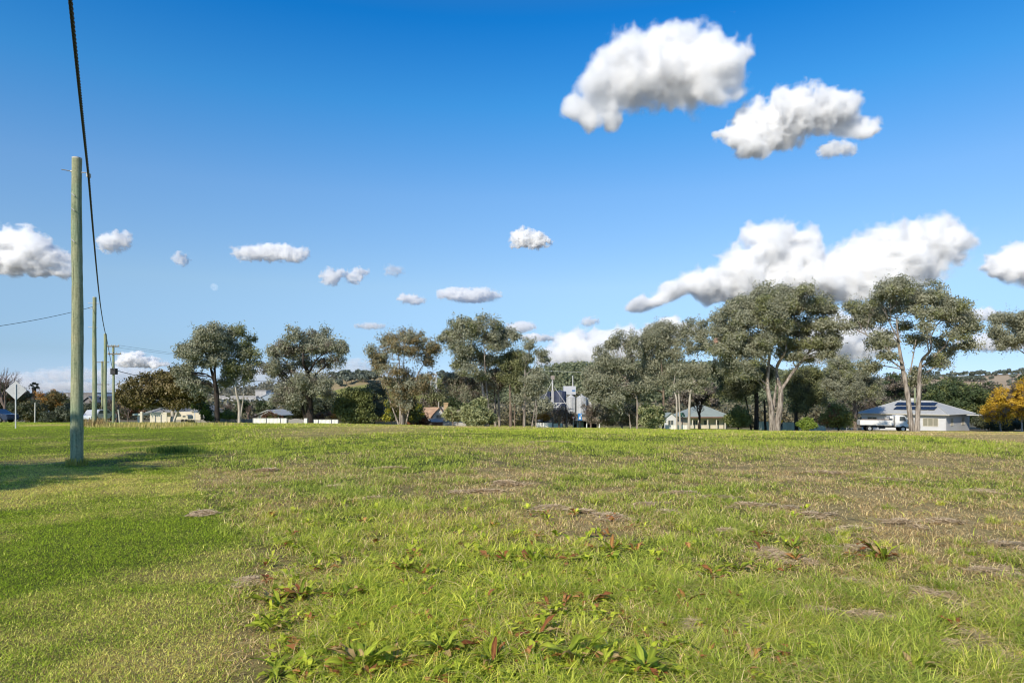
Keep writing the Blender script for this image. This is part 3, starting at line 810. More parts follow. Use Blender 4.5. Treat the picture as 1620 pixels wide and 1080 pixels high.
def tree(name, label, d, view, trunks, blobs, col='gum', bark='mid', seed=1, leaf=0.23, dens=1.0, clump=0.85, depth=0.85,
         col2=None, mix2=0.0, cat='tree', group=None, open_=0.0, limbs=True, droop=-0.8, fill=0.75):
    """trunks: polylines of (X, Y, width); blobs: (X, Y, rx, ry); both in a magnified view (x0, y0, scale) of the survey photo, standing d metres out"""
    rng = np.random.default_rng(seed)
    x0, y0, sc = view
    k = d / F
    def W3(a, b, dy=0.0): return np.array([X(x0 + a / sc, d), d + dy, Zr(y0 + b / sc, d)])
    if trunks: bx = W3(trunks[0][0][0], 0)[0]
    else:
        bx = W3(np.mean([b[0] for b in blobs]), 0)[0]
    zb = gz(bx, d)
    root = empty(name, (bx, d, zb), 0, label, cat, group)
    O = np.array([bx, d, zb])
    trunks = trunks or []
    B = []
    for (a, b, rx, ry) in blobs:
        r_ = np.array([rx, 0.5 * (rx + ry) * 1.05, max(ry, .72 * rx)]) * k / sc
        B.append((W3(a, b), r_ * 1.1))
        if rng.uniform() < fill:
            B.append((W3(a + rng.uniform(-.6, .6) * rx, b + rng.uniform(-.25, .6) * ry), r_ * rng.uniform(.75, 1.0)))
    allx = np.array([b[0][0] for b in B]); cxm, halfw = (allx.min() + allx.max()) / 2, max(1.0, (allx.max() - allx.min()) / 2)
    # spread the blobs in depth so the crown is as deep as it is wide
    for c, r_ in B:
        off = abs(c[0] - cxm) / halfw
        c[1] += rng.uniform(-1, 1) * depth * halfw * math.sqrt(max(0.08, 1 - off ** 2)) * 0.75
    # ---- wood
    V, Q = [], []; nv = 0
    def add(path, sides, wob=0.05):
        nonlocal nv
        v, q = tube_geo(path, sides, rng, wob); V.append(v - O); Q.append(q + nv); nv += len(v)
    paths = []
    for ti, tr in enumerate(trunks):
        off = 0.0
        P = []
        dyb = rng.uniform(-.3, .3) if ti else 0
        for i, (a, b, wd_) in enumerate(tr):
            p = W3(a, b, dyb + (rng.normal(0, .5) * i * 0.5 if i else 0))
            P.append([*p, wd_ * k / sc / 2])
        # run the foot into the ground
        if tr[0][1] > 0 and abs(P[0][2] - gz(P[0][0], d)) < 2.5 and ti < 99:
            P[0][2] = min(P[0][2], gz(P[0][0], P[0][1]) - 0.15)
            P[0][3] *= 1.12
        path = resample(P, 5 * len(P))
        add(path, 9, 0.05)
        paths.append(path)
    if limbs and paths:
        allp = np.vstack(paths)
        for c, r_ in B:
            lower = allp[allp[:, 2] < c[2] - 0.15 * r_[2]]
            if len(lower) == 0: lower = allp
            dist = np.linalg.norm((lower[:, :3] - c) * np.array([1, 1, 0.8]), axis=1) + rng.uniform(0, 1.0, len(lower))
            s = lower[int(np.argmin(dist))]
            ctr = s[:3] * 0.5 + c * 0.5 + np.array([rng.normal(0, .25), rng.normal(0, .25), rng.uniform(-.1, .35)]) * np.linalg.norm(c - s[:3]) * 0.35
            r0 = min(s[3] * 0.6, 0.02 + 0.018 * np.linalg.norm(c - s[:3]) + 0.03)
            path = resample([[*s[:3], r0], [*ctr, r0 * 0.75], [*c, r0 * 0.45]], 8)
            add(path, 6, 0.04)
            for q_ in range(int(rng.integers(3, 6))):
                e = c + rng.normal(0, 0.5, 3) * r_
                s2 = path[int(rng.integers(3, 8))]
                add(resample([[*s2[:3], s2[3] * .6], [*((s2[:3] + e) / 2 + rng.normal(0, .15, 3)), s2[3] * .4], [*e, 0.012]], 5), 4, 0)
    if V:
        np_mesh('trunk', np.vstack(V), np.vstack(Q), bark_mat('bark_' + bark, *BARK[bark]), parent=root, smooth=True)
    # ---- leaves
    LV, LC = [], []
    c1, c2 = np.array(LEAFCOL[col][0]), np.array(LEAFCOL[col][1])
    cc1, cc2 = (np.array(LEAFCOL[col2][0]), np.array(LEAFCOL[col2][1])) if col2 else (c1, c2)
    for c, r_ in B:
        rs = min(clump, 0.75 * min(r_))
        vol = r_[0] * r_[1] * r_[2]
        ns = int(np.clip(dens * 1.75 * (r_[0] * r_[2] + r_[0] * r_[1] + r_[1] * r_[2]) / (rs * rs), 5, 80))
        dirs = rng.normal(0, 1, (ns, 3)); dirs /= np.linalg.norm(dirs, axis=1)[:, None]
        dirs[:, 2] = np.where(dirs[:, 2] < -0.2, dirs[:, 2] * 0.55, dirs[:, 2])
        rr = rng.uniform(0.25, 1.0, ns) ** 0.55
        sub = c + dirs * rr[:, None] * r_
        for s in sub:
            if rng.uniform() < open_ * 0.5: continue
            q = rs * rng.uniform(0.6, 1.2)
            nl = int(np.clip(13.0 * (q / leaf) ** 2, 14, 260))
            dv = rng.normal(0, 1, (nl, 3)); dv /= np.linalg.norm(dv, axis=1)[:, None]
            rad_ = rng.uniform(0, 1, nl) ** 0.5
            P = s + dv * (rad_ * q)[:, None] * np.array([1, 1, 0.82])
            outw = dv * 0.6 + (s - c) / (np.linalg.norm(s - c) + 1e-6) * 0.5 + np.array([0, 0, 0.25])
            LV.append(leaf_quads(P, (0, 0, droop), outw, leaf, rng))
            t = rng.uniform(0, 1) * 0.55 + rng.uniform(0, 1, nl) * 0.45
            a, b = (cc1, cc2) if rng.uniform() < mix2 else (c1, c2)
            LC.append(mix3(a, b, t))
        if name == 'gum_tree' or name == 'autumn_tree':                # loose hanging sprays that fray the outline
            for i_ in range(int(9 * min(2.0, r_[0]))):
                d_ = rng.normal(0, 1, 3); d_ /= np.linalg.norm(d_)
                s = c + d_ * r_ * rng.uniform(.95, 1.28); nl = int(rng.integers(12, 26))
                P = s + rng.normal(0, 1, (nl, 3)) * np.array([.22, .22, .34])
                LV.append(leaf_quads(P, (0, 0, -1.4), np.tile(d_ * .4, (nl, 1)), leaf * 1.05, rng, aspect=.42))
                LC.append(mix3(c1, c2, rng.uniform(.1, 1.0, nl)))
    LV = np.concatenate(LV) - O; LC = np.concatenate(LC)
    np_mesh('crown', LV, np.arange(len(LV)).reshape(-1, 4), leaf_mat('foliage', 0.35, 0.55, 0.35), parent=root, fcol=LC)
    return root

def bare_tree(name, label, px, py_top, d, spread_px, seed, bark='twig', cat='tree', trunk_frac=0.25, rad0=0.16, levels=5, base_py=None, group=None, lean=0.0):
    """leafless winter tree: forks and forks again"""
    rng = np.random.default_rng(seed)
    bx = X(px, d); zb = gz(bx, d)
    H = Zr(py_top, d) - zb; S = spread_px / F * d
    root = empty(name, (bx, d, zb), 0, label, cat, group)
    V, Q = [], []; nv = 0
    def add(path, sides):
        nonlocal nv
        v, q = tube_geo(path, sides, rng, 0.03); V.append(v); Q.append(q + nv); nv += len(v)
    def grow(p, dr, ln, r, lv):
        e = p + dr * ln
        mid = (p + e) / 2 + rng.normal(0, .06, 3) * ln
        add(resample([[*p, r], [*mid, r * .85], [*e, r * .7]], 5), 7 if lv > 3 else (5 if lv > 1 else 3))
        if lv == 0: return
        for i in range(3 if lv > 1 else 4):
            nd = dr * 0.9 + rng.normal(0, 0.55, 3) * np.array([S / H * 1.6, S / H * 1.6, 0.7]) + np.array([0, 0, 0.18])
            nd /= np.linalg.norm(nd)
            s = p + (e - p) * rng.uniform(0.6, 1.0) if i else e
            grow(s, nd, ln * rng.uniform(0.62, 0.88), r * rng.uniform(.5, .68), lv - 1)
    tl = H * trunk_frac
    grow(np.array([0, 0, -0.1]), np.array([lean, 0, 1.0]), tl, rad0, levels)
    V = np.vstack(V); 
    V[:, 2] *= H / V[:, 2].max()
    w_ = np.percentile(np.abs(V[:, 0]), 99); 
    V[:, :2] *= min(1.6, max(0.5, S / w_))
    np_mesh('trunk', V, np.vstack(Q), bark_mat('bark_' + bark, *BARK[bark]), parent=root, smooth=True)
    return root

v2 = (180, 500, 5.4); v3 = (400, 500, 5.4); v4 = (640, 490, 5.4); v5 = (840, 500, 5.4); v6 = (1040, 440, 4.153); v7 = (1300, 440, 4.153); v1 = (0, 480, 4.91)

# ---- left group
tree('gum_tree', 'tall grey-green gum with a dark straight trunk, behind the brown-green tree', 84, v2,
     [[(885, 905, 40), (872, 640, 38), (852, 520, 26), (800, 400, 16), (740, 300, 10)], [(880, 640, 26), (880, 480, 20), (868, 350, 12)]],
     [(850,160,110,75),(720,190,85,80),(620,300,75,55),(745,310,120,75),(890,270,75,90),(820,240,110,80),(650,470,75,60),(600,290,50,40),(680,570,95,60),(700,400,80,50),(880,390,50,60),(740,640,80,50),(950,150,60,60),(930,330,40,60)],
     'gum', 'dark', 11, dens=1.0)
tree('gum_tree', 'slender gum with a thin pale forked trunk, right beside the dark trunked one', 86, v2,
     [[(1070, 895, 24), (1064, 760, 24), (1050, 600, 16), (1045, 420, 12), (1060, 260, 8)], [(1072, 780, 14), (1098, 690, 9), (1110, 560, 6)]],
     [(1060,140,70,50),(1010,240,75,75),(1130,180,50,45),(1190,320,60,80),(1150,470,50,80),(1030,430,90,60),(960,560,55,55),(1100,540,60,60),(1230,400,35,40),(1080,330,80,60),(990,490,60,50),(1140,260,50,50)],
     'gumgreen', 'white', 12, dens=.85, col2='gum', mix2=.5)
tree('fig_tree', 'wide low brown-green tree with a whitish trunk, in front of the cream garden wall', 86.5, v2,
     [[(500, 895, 34), (492, 800, 26), (455, 735, 18), (380, 660, 12)], [(505, 890, 22), (545, 810, 18), (590, 700, 12)]],
     [(250,610,150,100),(420,540,150,95),(560,500,110,75),(180,670,95,90),(330,680,140,80),(450,720,110,60),(570,620,120,90),(650,700,90,70),(120,710,60,55),(230,740,110,55),(540,740,90,60),(720,640,80,70),(480,620,130,90),(690,590,90,70)],
     'fig', 'white', 13, dens=1.35, clump=.8, leaf=.32, col2='gumbrown', mix2=.12)
tree('gum_tree', 'broad round grey gum with a thick black trunk, behind the white panel fence', 86, v3,
     [[(487, 915, 66), (478, 780, 60), (472, 640, 50), (470, 480, 38), (470, 400, 22), (450, 250, 10)], [(450, 770, 24), (405, 660, 20), (360, 590, 12)], [(480, 490, 22), (560, 370, 12), (640, 300, 8)], [(520, 510, 16), (610, 430, 12), (690, 370, 9)]],
     [(540,140,85,48),(380,180,90,60),(300,280,85,75),(450,260,130,75),(180,300,55,60),(160,440,75,90),(240,480,100,70),(580,250,95,75),(700,260,65,65),(770,300,48,65),(730,380,65,55),(350,390,110,75),(600,410,65,45),(330,640,130,75),(230,710,80,55),(480,570,110,60),(620,650,85,75),(640,570,50,40),(350,720,100,50),(540,640,80,50)],
     'gum', 'dark', 14, dens=1.05, col2='greybrown', mix2=.2)
tree('willow_tree', 'bushy olive green tree left of the many trunked gum', 90, v3,
     [[(940, 915, 14), (930, 850, 10), (900, 780, 8)]],
     [(860,690,110,75),(780,760,80,75),(910,770,90,90),(830,840,80,60),(960,700,60,70),(880,860,110,45),(740,800,50,50)],
     'olive', 'mid', 15, dens=1.2, droop=-1.6, leaf=.3)
tree('gum_sapling', 'thin bluish green gum standing close behind the bushy olive tree', 93, v3,
     [[(1038, 915, 12), (1040, 850, 10), (1045, 700, 6)]],
     [(1040,630,75,60),(1085,740,60,80),(1060,840,60,50),(1010,720,50,60),(1110,640,50,50)],
     'bluegreen', 'dark', 16, dens=1.0, droop=-1.4)
tree('gum_tree', 'open gum with several pale crooked limbs above a dark red trunk', 86, v3,
     [[(1275, 910, 44), (1268, 800, 30), (1250, 600, 15), (1240, 400, 9), (1230, 250, 6)], [(1250, 800, 14), (1170, 720, 9), (1150, 620, 8), (1105, 510, 6)], [(1290, 800, 14), (1282, 500, 9), (1290, 300, 6)], [(1300, 780, 12), (1400, 520, 10), (1450, 420, 7)]],
     [(1230,170,85,42),(1130,200,65,48),(1340,190,80,48),(1440,200,60,50),(1030,320,60,55),(1100,330,70,50),(1230,280,90,60),(1370,310,80,60),(1500,270,80,60),(1550,260,45,55),(1470,390,80,60),(1090,430,60,48),(1070,370,50,60),(1200,470,80,50),(1310,520,80,70),(1350,620,80,80),(1210,640,70,55),(1250,740,80,60),(1440,600,60,70),(1480,520,60,40),(1160,560,60,40),(1330,740,60,60)],
     'gumbrown', 'pale', 17, dens=.8, col2='gum', mix2=.62, fill=.6)
tree('conifer_shrub', 'yellowish green feathery shrub at the left foot of the open gum', 88, v3, [[(1185, 910, 10), (1185, 850, 8)]],
     [(1180,770,45,50),(1190,830,65,50),(1160,860,50,40)], 'yellowgreen', 'dark', 18, dens=1.2, leaf=.26, cat='shrub', col2='darkgreen', mix2=.5)
tree('conifer_shrub', 'dark green feathery shrub at the right foot of the open gum', 87, v3, [[(1370, 910, 10), (1370, 850, 8)]],
     [(1380,780,50,55),(1360,850,60,50),(1410,820,40,50)], 'darkgreen', 'dark', 19, dens=1.2, leaf=.26, cat='shrub', col2='yellowgreen', mix2=.3)
tree('shrub', 'red-brown round shrub in front of the rusty roofed house', 90, v3, None,
     [(1430,880,55,42),(1390,900,45,30),(1470,890,40,35)], 'redbrown', 'dark', 20, dens=1.2, leaf=.24, cat='shrub')

# ---- centre group
tree('gum_tree', 'tallest gum of the centre group, billowing crown over twin trunks', 86, v4,
     [[(690, 985, 24), (690, 830, 26), (655, 620, 26), (600, 480, 17), (520, 330, 11), (480, 220, 7)], [(715, 985, 20), (715, 860, 18), (700, 660, 14), (690, 500, 10), (680, 300, 7)]],
     [(590,100,70,42),(470,135,80,48),(700,120,80,48),(790,140,52,52),(400,205,75,58),(330,265,55,42),(560,210,105,62),(700,225,90,55),(860,200,68,55),(935,225,50,48),(470,350,85,55),(850,310,62,52),(620,390,110,62),(480,470,85,48),(720,440,80,60),(560,530,85,45),(690,550,75,60),(760,330,60,50),(800,250,60,50),(410,280,60,40)],
     'gum', 'pale', 21, dens=.88, col2='gumgreen', mix2=.3)
tree('gum_tree', 'short dense grey gum filling in under the tallest centre gum', 90, v4,
     [[(775, 985, 20), (772, 780, 16), (760, 640, 10)], [(812, 985, 20), (802, 720, 17), (798, 560, 9)]],
     [(420,600,80,60),(500,690,110,65),(390,680,60,50),(590,640,80,60),(800,540,70,60),(840,640,60,60),(720,640,70,50),(480,590,70,50)],
     'greybrown', 'pale', 22, dens=.8, col2='gum', mix2=.5)
tree('gum_tree', 'narrow dark leaved gum with a tall pole-like trunk, right of the tallest centre gum', 87, v4,
     [[(905, 985, 26), (905, 800, 21), (895, 520, 12), (900, 430, 8)], [(940, 985, 11), (942, 800, 9), (950, 620, 6)]],
     [(900,410,80,52),(850,470,70,65),(980,390,62,38),(1000,470,85,70),(880,560,80,65),(960,610,85,62),(920,500,70,60),(1050,420,40,40),(960,700,60,50)],
     'gumgreen', 'mid', 23, dens=.95, col2='dark', mix2=.3)
tree('gum_tree', 'straggly gum with two high separate tufts, at the right end of the centre group', 85, v4,
     [[(1020, 985, 24), (1030, 640, 18), (1032, 480, 9), (1075, 330, 5)], [(1085, 960, 12), (1122, 780, 9), (1135, 650, 6)], [(1120, 975, 9), (1130, 800, 8)], [(1035, 560, 8), (1110, 480, 5), (1160, 390, 4)]],
     [(1070,300,62,36),(1165,370,50,36),(1200,425,36,28),(1045,410,40,35),(1110,610,75,60),(1080,700,75,45),(1170,690,40,50),(970,770,55,42),(1120,540,50,40),(1060,620,50,50),(1190,590,40,50)],
     'gum', 'pale', 24, dens=.78)
tree('shrub', 'large domed pale green shrub under the centre gums', 82, v4, [[(620, 985, 12), (620, 900, 10)]],
     [(620,840,85,60),(570,900,75,60),(680,890,85,70),(620,920,110,50),(650,790,50,40),(730,930,50,45),(540,830,40,40)],
     'palegreen', 'dark', 25, dens=1.2, leaf=.28, cat='shrub', clump=.7, col2='darkgreen', mix2=.22)
tree('small_tree', 'small round pale leaved tree in front of the white wall of the rusty roofed house', 84, v4, [[(413, 985, 10), (413, 930, 9), (410, 880, 6)]],
     [(400,880,50,35),(360,905,40,28),(440,900,45,35),(410,925,60,22),(400,855,35,25)],
     'palegreen', 'mid', 26, dens=1.0, leaf=.26, clump=.55)
tree('tree', 'dark round leafy tree just right of the brick chimney', 104, v4, [[(420, 950, 12), (420, 850, 10)]],
     [(420,785,50,40),(395,810,40,30),(450,800,40,35),(430,830,50,30)], 'darkgreen', 'dark', 27, dens=1.4, leaf=.3, cat='tree')
tree('tree', 'dull green tree behind the roof of the rusty roofed house', 108, v4, [[(290, 950, 14), (290, 800, 10)]],
     [(290,735,70,45),(240,760,50,40),(330,760,50,40),(270,790,80,40),(200,700,50,50),(340,640,50,50)], 'gumgreen', 'dark', 28, dens=1.2, leaf=.34, col2='greybrown', mix2=.3)

# ---- right of the silos
tree('gum_tree', 'bulky grey gum at the left end of the right hand row, beside the silos', 88, v5,
     [[(905, 945, 16), (912, 760, 18), (885, 650, 12), (800, 540, 8)], [(850, 945, 10), (840, 840, 8)]],
     [(800,200,95,40),(705,250,60,52),(880,250,60,52),(610,320,70,42),(650,400,100,62),(530,470,60,55),(570,560,90,68),(490,640,60,42),(500,560,50,50),(540,700,60,40),(700,510,100,65),(780,420,80,55),(620,640,85,55),(780,610,100,68),(870,690,80,48),(700,730,90,45),(860,340,60,50),(880,480,60,60),(950,590,60,60)],
     'gum', 'pale', 31, dens=1.0)
tree('gum_tree', 'dusty grey low gum hanging to the ground left of the green shrub', 92, v5, [[(780, 945, 14), (770, 870, 12), (740, 780, 8)]],
     [(760,830,90,65),(640,870,60,50),(700,790,80,50),(840,800,60,60),(620,900,50,35),(860,880,60,50)], 'greybrown', 'pale', 32, dens=.95, col2='gum', mix2=.4)
tree('gum_tree', 'tall gum with a dense rounded top left of the thin white trunked one', 89, v5,
     [[(1130, 950, 18), (1132, 640, 18), (1112, 480, 10), (1100, 320, 7)]],
     [(1090,140,110,55),(1170,110,75,48),(1000,165,60,48),(1060,230,110,58),(1180,220,70,50),(960,275,50,42),(1120,320,85,58),(1000,340,60,48),(1080,430,100,72),(980,470,85,65),(1100,540,75,65),(1000,600,75,62),(1170,470,50,60),(1190,330,40,50)],
     'gum', 'mid', 33, dens=1.05)
tree('gum_tree', 'airy gum with thin white trunks in front of the green roofed house', 88, v5,
     [[(1245, 955, 12), (1242, 720, 14), (1222, 620, 10), (1232, 470, 6), (1280, 300, 4)], [(1272, 955, 12), (1262, 660, 11), (1255, 500, 6)], [(1350, 955, 24), (1350, 720, 20), (1368, 580, 12), (1440, 510, 8), (1440, 300, 5)]],
     [(1400,115,100,52),(1310,145,65,58),(1330,220,75,58),(1450,190,75,58),(1400,290,70,48),(1260,330,62,55),(1250,470,85,75),(1350,470,95,62),(1230,580,70,62),(1440,470,70,58),(1330,580,65,48),(1460,560,60,48),(1480,250,50,60)],
     'gum', 'white', 34, dens=.85, fill=.4)
tree('shrub', 'leafy mid green shrub left of the street name sign', 87, v5, [[(1040, 955, 14), (1040, 900, 10)]],
     [(1040,850,80,70),(1000,800,55,55),(1090,820,50,55),(1030,910,100,45),(1080,880,60,50)], 'palegreen', 'dark', 35, dens=1.3, leaf=.3, cat='shrub', col2='darkgreen', mix2=.45)
big_gum = tree('gum_tree', 'largest gum in the picture, huge domed crown over a double pale trunk', 80, v6,
     [[(755, 990, 40), (742, 860, 34), (722, 700, 25), (735, 480, 16), (750, 380, 10), (760, 250, 7)], [(782, 990, 38), (802, 760, 33), (796, 600, 23), (815, 470, 13), (830, 330, 8)], [(800, 750, 22), (890, 620, 19), (980, 500, 13), (1060, 400, 8)],
      [(742, 760, 16), (650, 665, 12), (520, 590, 9), (430, 540, 6)], [(722, 710, 12), (620, 610, 10), (560, 560, 7)], [(760, 860, 26), (770, 780, 20), (768, 700, 9)]],
     [(780,105,115,38),(900,108,55,40),(650,145,90,50),(530,185,75,50),(1060,185,88,46),(1150,205,55,42),(435,255,72,50),(750,200,120,58),(930,200,95,58),(395,340,65,52),(560,295,90,65),(700,320,95,65),(850,320,95,65),(1000,295,80,58),(1120,315,72,58),(1165,390,42,50),(430,420,72,58),(470,495,80,55),(600,475,85,55),(900,420,80,52),(1020,425,80,55),(1130,435,55,48),(560,560,85,45),(1010,510,62,45),(660,250,80,50),(500,390,60,50),(640,400,80,50),(780,400,70,45),(960,340,60,50),(640,215,80,50),(840,150,100,50),(560,640,60,40),(480,580,60,45),(700,470,60,45),(860,500,60,40),(1080,500,60,45),(1100,380,60,50),(400,470,50,50)],
     'gum', 'pale', 36, fill=1.3, dens=1.12, clump=.85, col2='gumgreen', mix2=.25)
rn_ = np.random.default_rng(5); cc_ = np.array([X(1132.7, 76), 76.0, Zr(539, 76)])
dv_ = rn_.normal(0, 1, (150, 3)); dv_ /= np.linalg.norm(dv_, axis=1)[:, None]
lv_ = leaf_quads(cc_ + dv_ * rn_.uniform(.2, 1, (150, 1)) * np.array([.26, .26, .38]) - np.array(big_gum.location), (0, 0, -1), dv_, .16, rn_)
np_mesh('dead_leaf_clump', lv_, np.arange(len(lv_)).reshape(-1, 4), leaf_mat('foliage', 0.35, 0.55, 0.35), parent=big_gum, fcol=mix3((.34, .20, .15), (.58, .40, .32), rn_.uniform(0, 1, 150)))['label'] = 'pinkish brown clump of dead leaves on the left of the crown'
tree('gum_tree', 'dark shaded gum standing right behind the left side of the largest gum', 96, v6,
     [[(650, 985, 28), (652, 760, 26), (625, 640, 16)], [(712, 985, 15), (700, 800, 12)], [(622, 985, 11), (592, 820, 9), (560, 700, 7)]],
     [(450,660,70,70),(520,730,75,72),(640,640,85,52),(400,590,52,45),(560,610,80,60),(460,740,60,50),(600,720,70,60),(700,620,60,50)],
     'dark', 'dark', 37, dens=1.2, col2='gumgreen', mix2=.15)
tree('gum_tree', 'dark shaded gum standing behind the right side of the largest gum', 98, v6,
     [[(915, 990, 22), (902, 780, 18), (940, 640, 12)], [(945, 940, 10), (980, 850, 8)]],
     [(960,640,88,58),(1000,730,85,65),(900,760,62,62),(950,850,72,50),(1050,800,60,60),(880,660,50,50),(1030,640,60,50)],
     'gumgreen', 'dark', 38, dens=1.05, col2='dark', mix2=.55)
tree('gum_tree', 'rounded grey gum with a lower skirt of bare grey twigs, left of the white truck', 113, v6,
     [[(1297, 992, 22), (1300, 860, 22), (1335, 720, 12), (1360, 650, 8)]],
     [(1215,555,62,34),(1180,615,90,48),(1300,605,90,48),(1130,675,72,50),(1250,685,105,58),(1375,675,72,50),(1430,690,50,50),(1200,750,90,48),(1330,740,80,50),(1100,720,50,40),(1400,750,60,50)],
     'gum', 'mid', 39, dens=1.1, col2='gumgreen', mix2=.3)
bare_tree('bare_tree', 'grey leafless tree with fine twigs beside the rear of the white truck', 1352, 606, 114, 26, 391, 'twig', rad0=.16)
tree('shrub', 'neat round dark olive bush right of the green roofed house', 92, v6, [[(530, 985, 10), (530, 950, 8)]],
     [(530,880,52,42),(500,930,42,50),(565,930,42,50),(530,945,60,40),(530,910,65,55)], 'darkgreen', 'dark', 40, dens=1.5, leaf=.24, cat='shrub', col2='olive', mix2=.6, clump=.6)
tree('shrub', 'small bright green round bush right of the largest gum', 84, v6, [[(985, 990, 8), (985, 965, 7)]],
     [(985,950,45,24),(955,960,30,20),(1010,962,30,20),(985,970,45,16)], 'bright', 'dark', 41, dens=1.5, leaf=.22, cat='shrub', clump=.45)
tree('shrub', 'wide olive bush in front of the low wire fence near the truck', 92, v6, [[(1190, 990, 10), (1190, 950, 8)]],
     [(1180,890,70,42),(1130,915,50,38),(1235,915,55,42),(1190,940,90,32),(1160,860,40,30)], 'olive', 'dark', 42, dens=1.4, leaf=.26, cat='shrub', col2='redbrown', mix2=.12)
tree('gum_tree', 'twin trunk gum with flat-topped airy crown in front of the white house', 77, v7,
     [[(593, 1000, 30), (570, 760, 30), (540, 560, 24), (520, 400, 14), (510, 260, 9)], [(620, 1000, 34), (636, 780, 27), (650, 560, 20), (662, 460, 14), (705, 290, 8)], [(542, 600, 11), (430, 530, 8), (375, 500, 5)], [(532, 560, 13), (430, 460, 10), (300, 390, 8), (200, 340, 5)],
      [(655, 590, 15), (760, 500, 11), (835, 420, 7)], [(588, 620, 9), (600, 500, 8), (645, 400, 5)], [(520, 420, 10), (440, 300, 7)], [(680, 620, 8), (780, 560, 6)]],
     [(480,95,105,44),(385,108,60,42),(740,82,90,40),(660,85,55,38),(260,185,65,44),(520,160,105,48),(800,140,75,48),(880,210,90,48),(960,235,48,48),(280,270,58,58),(180,310,50,34),(430,255,90,55),(600,240,75,48),(760,230,85,48),(540,340,48,48),(850,310,88,48),(950,335,48,42),(290,410,62,34),(480,420,60,45),(720,390,75,42),(820,390,65,42),(960,440,55,42),(880,480,75,42),(340,520,48,34),(330,580,55,40),(780,545,75,48),(740,620,72,48),(700,670,48,38),(340,180,70,50),(680,150,70,45),(640,300,50,40)],
     'gum', 'pale', 43, dens=1.0, col2='gumgreen', mix2=.25, fill=.85)
tree('gum_tree', 'gum at the right edge, most of it outside the picture', 84, v7,
     [[(1490, 1000, 36), (1480, 800, 32), (1470, 560, 20), (1420, 430, 12), (1330, 340, 7)], [(1480, 760, 16), (1400, 560, 10), (1290, 460, 6)]],
     [(1250,255,62,34),(1180,270,52,34),(1170,350,58,48),(1280,320,70,60),(1190,440,34,48),(1330,290,60,50),(1340,400,65,65),(1400,300,85,70),(1500,320,90,70),(1500,220,90,50),(1600,320,80,70),(1230,400,50,50),(1560,430,80,60)],
     'gum', 'pale', 44, dens=.95)
tree('tree', 'rounded dense green tree behind the right end of the white house', 128, v7, [[(900, 960, 22), (900, 850, 18)]],
     [(900,740,120,55),(810,760,70,55),(1000,790,80,65),(850,820,110,60),(950,840,110,60),(1060,800,50,70),(760,800,50,50),(1040,880,50,60),(980,910,60,50)], 'darkgreen', 'dark', 45, dens=1.4, leaf=.4, col2='olive', mix2=.45, clump=1.0)
tree('autumn_tree', 'golden yellow autumn tree at the right edge', 104, v7, [[(1178, 1003, 9), (1176, 920, 8), (1180, 850, 6)]],
     [(1130,850,65,62),(1180,780,65,55),(1280,740,62,48),(1240,830,75,62),(1330,770,60,60),(1140,910,55,30),(1200,900,60,30),(1090,880,36,40)], 'yellow', 'pale', 46, dens=1.15, leaf=.24, clump=.5, col2='greybrown', mix2=.28, fill=.4)
tree('autumn_tree', 'second golden tree behind, cut by the right edge, thinner leaved', 107, v7, [[(1316, 1003, 9), (1318, 920, 8), (1320, 800, 6)]],
     [(1340,730,60,50),(1320,860,70,60),(1390,800,70,80),(1280,880,50,40),(1400,700,50,50)], 'yellow', 'white', 47, dens=.85, leaf=.28, clump=.6, col2='greybrown', mix2=.3)
tree('hedge', 'dark hedge under the yellow trees', 112, v7, None,
     [(1080,950,50,45),(1150,970,60,35),(1240,965,70,40),(1320,960,60,45),(1040,960,30,40),(1390,960,60,45)], 'dark', 'dark', 48, dens=1.4, leaf=.3, cat='hedge')
tree('tree', 'dark brown-green tree top above the golden trees at the right edge', 150, v7, [[(1330, 900, 16), (1330, 780, 12)]],
     [(1330,660,36,26),(1350,690,40,30),(1310,690,30,20)], 'redbrown', 'dark', 49, dens=1.4, leaf=.4, col2='darkgreen', mix2=.5)

tree('shrub', 'reddish brown winter shrub in front of the left steel silo', 93, v5, [[(250, 935, 8), (250, 860, 5)]], [(220,830,50,50),(280,810,45,50),(340,850,50,50),(250,880,70,40),(320,900,50,30)], 'greybrown', 'dark', 96, dens=.55, leaf=.2, cat='shrub', col2='redbrown', mix2=.4, fill=.3)
tree('shrub', 'grey-brown winter shrub in front of the right steel silo', 93, v5, [[(520, 935, 8), (520, 860, 5)]], [(480,800,45,50),(530,780,50,50),(560,840,50,50),(510,880,50,40)], 'greybrown', 'dark', 97, dens=.6, leaf=.2, cat='shrub', fill=.3)
# ---- far left
bare_tree('bare_tree', 'big leafless tree at the left edge behind the diamond sign', 8, 580, 95, 40, 51, 'twig', rad0=.22, trunk_frac=.24)
tree('tree', 'dark brown bush-like tree behind the diamond sign', 98, v1, None, [(60,700,70,70),(150,720,80,60),(30,760,70,70),(110,790,90,60),(10,640,60,50)], 'dark', 'dark', 52, dens=1.2, col2='redbrown', mix2=.35)
tree('hedge', 'large dark clipped hedge left of the near pole', 82, v1, None, [(140,840,60,55),(220,830,80,60),(290,850,50,50),(200,870,110,45),(250,800,60,50)], 'dark', 'dark', 53, dens=1.5, cat='hedge', col2='fig', mix2=.25)
tree('tree', 'russet and green garden tree between the palm and the near pole', 105, v1, [[(400, 900, 12), (400, 800, 10)]], [(350,750,60,55),(400,710,50,35),(430,770,60,50),(380,800,80,45),(450,740,40,40)], 'fig', 'dark', 54, dens=1.3, col2='orange', mix2=.2)
tree('tree', 'dusty olive tree just left of the near pole', 108, v1, None, [(500,780,50,45),(460,820,50,40),(530,830,40,50)], 'gumgreen', 'dark', 55, dens=1.2, col2='greybrown', mix2=.4)
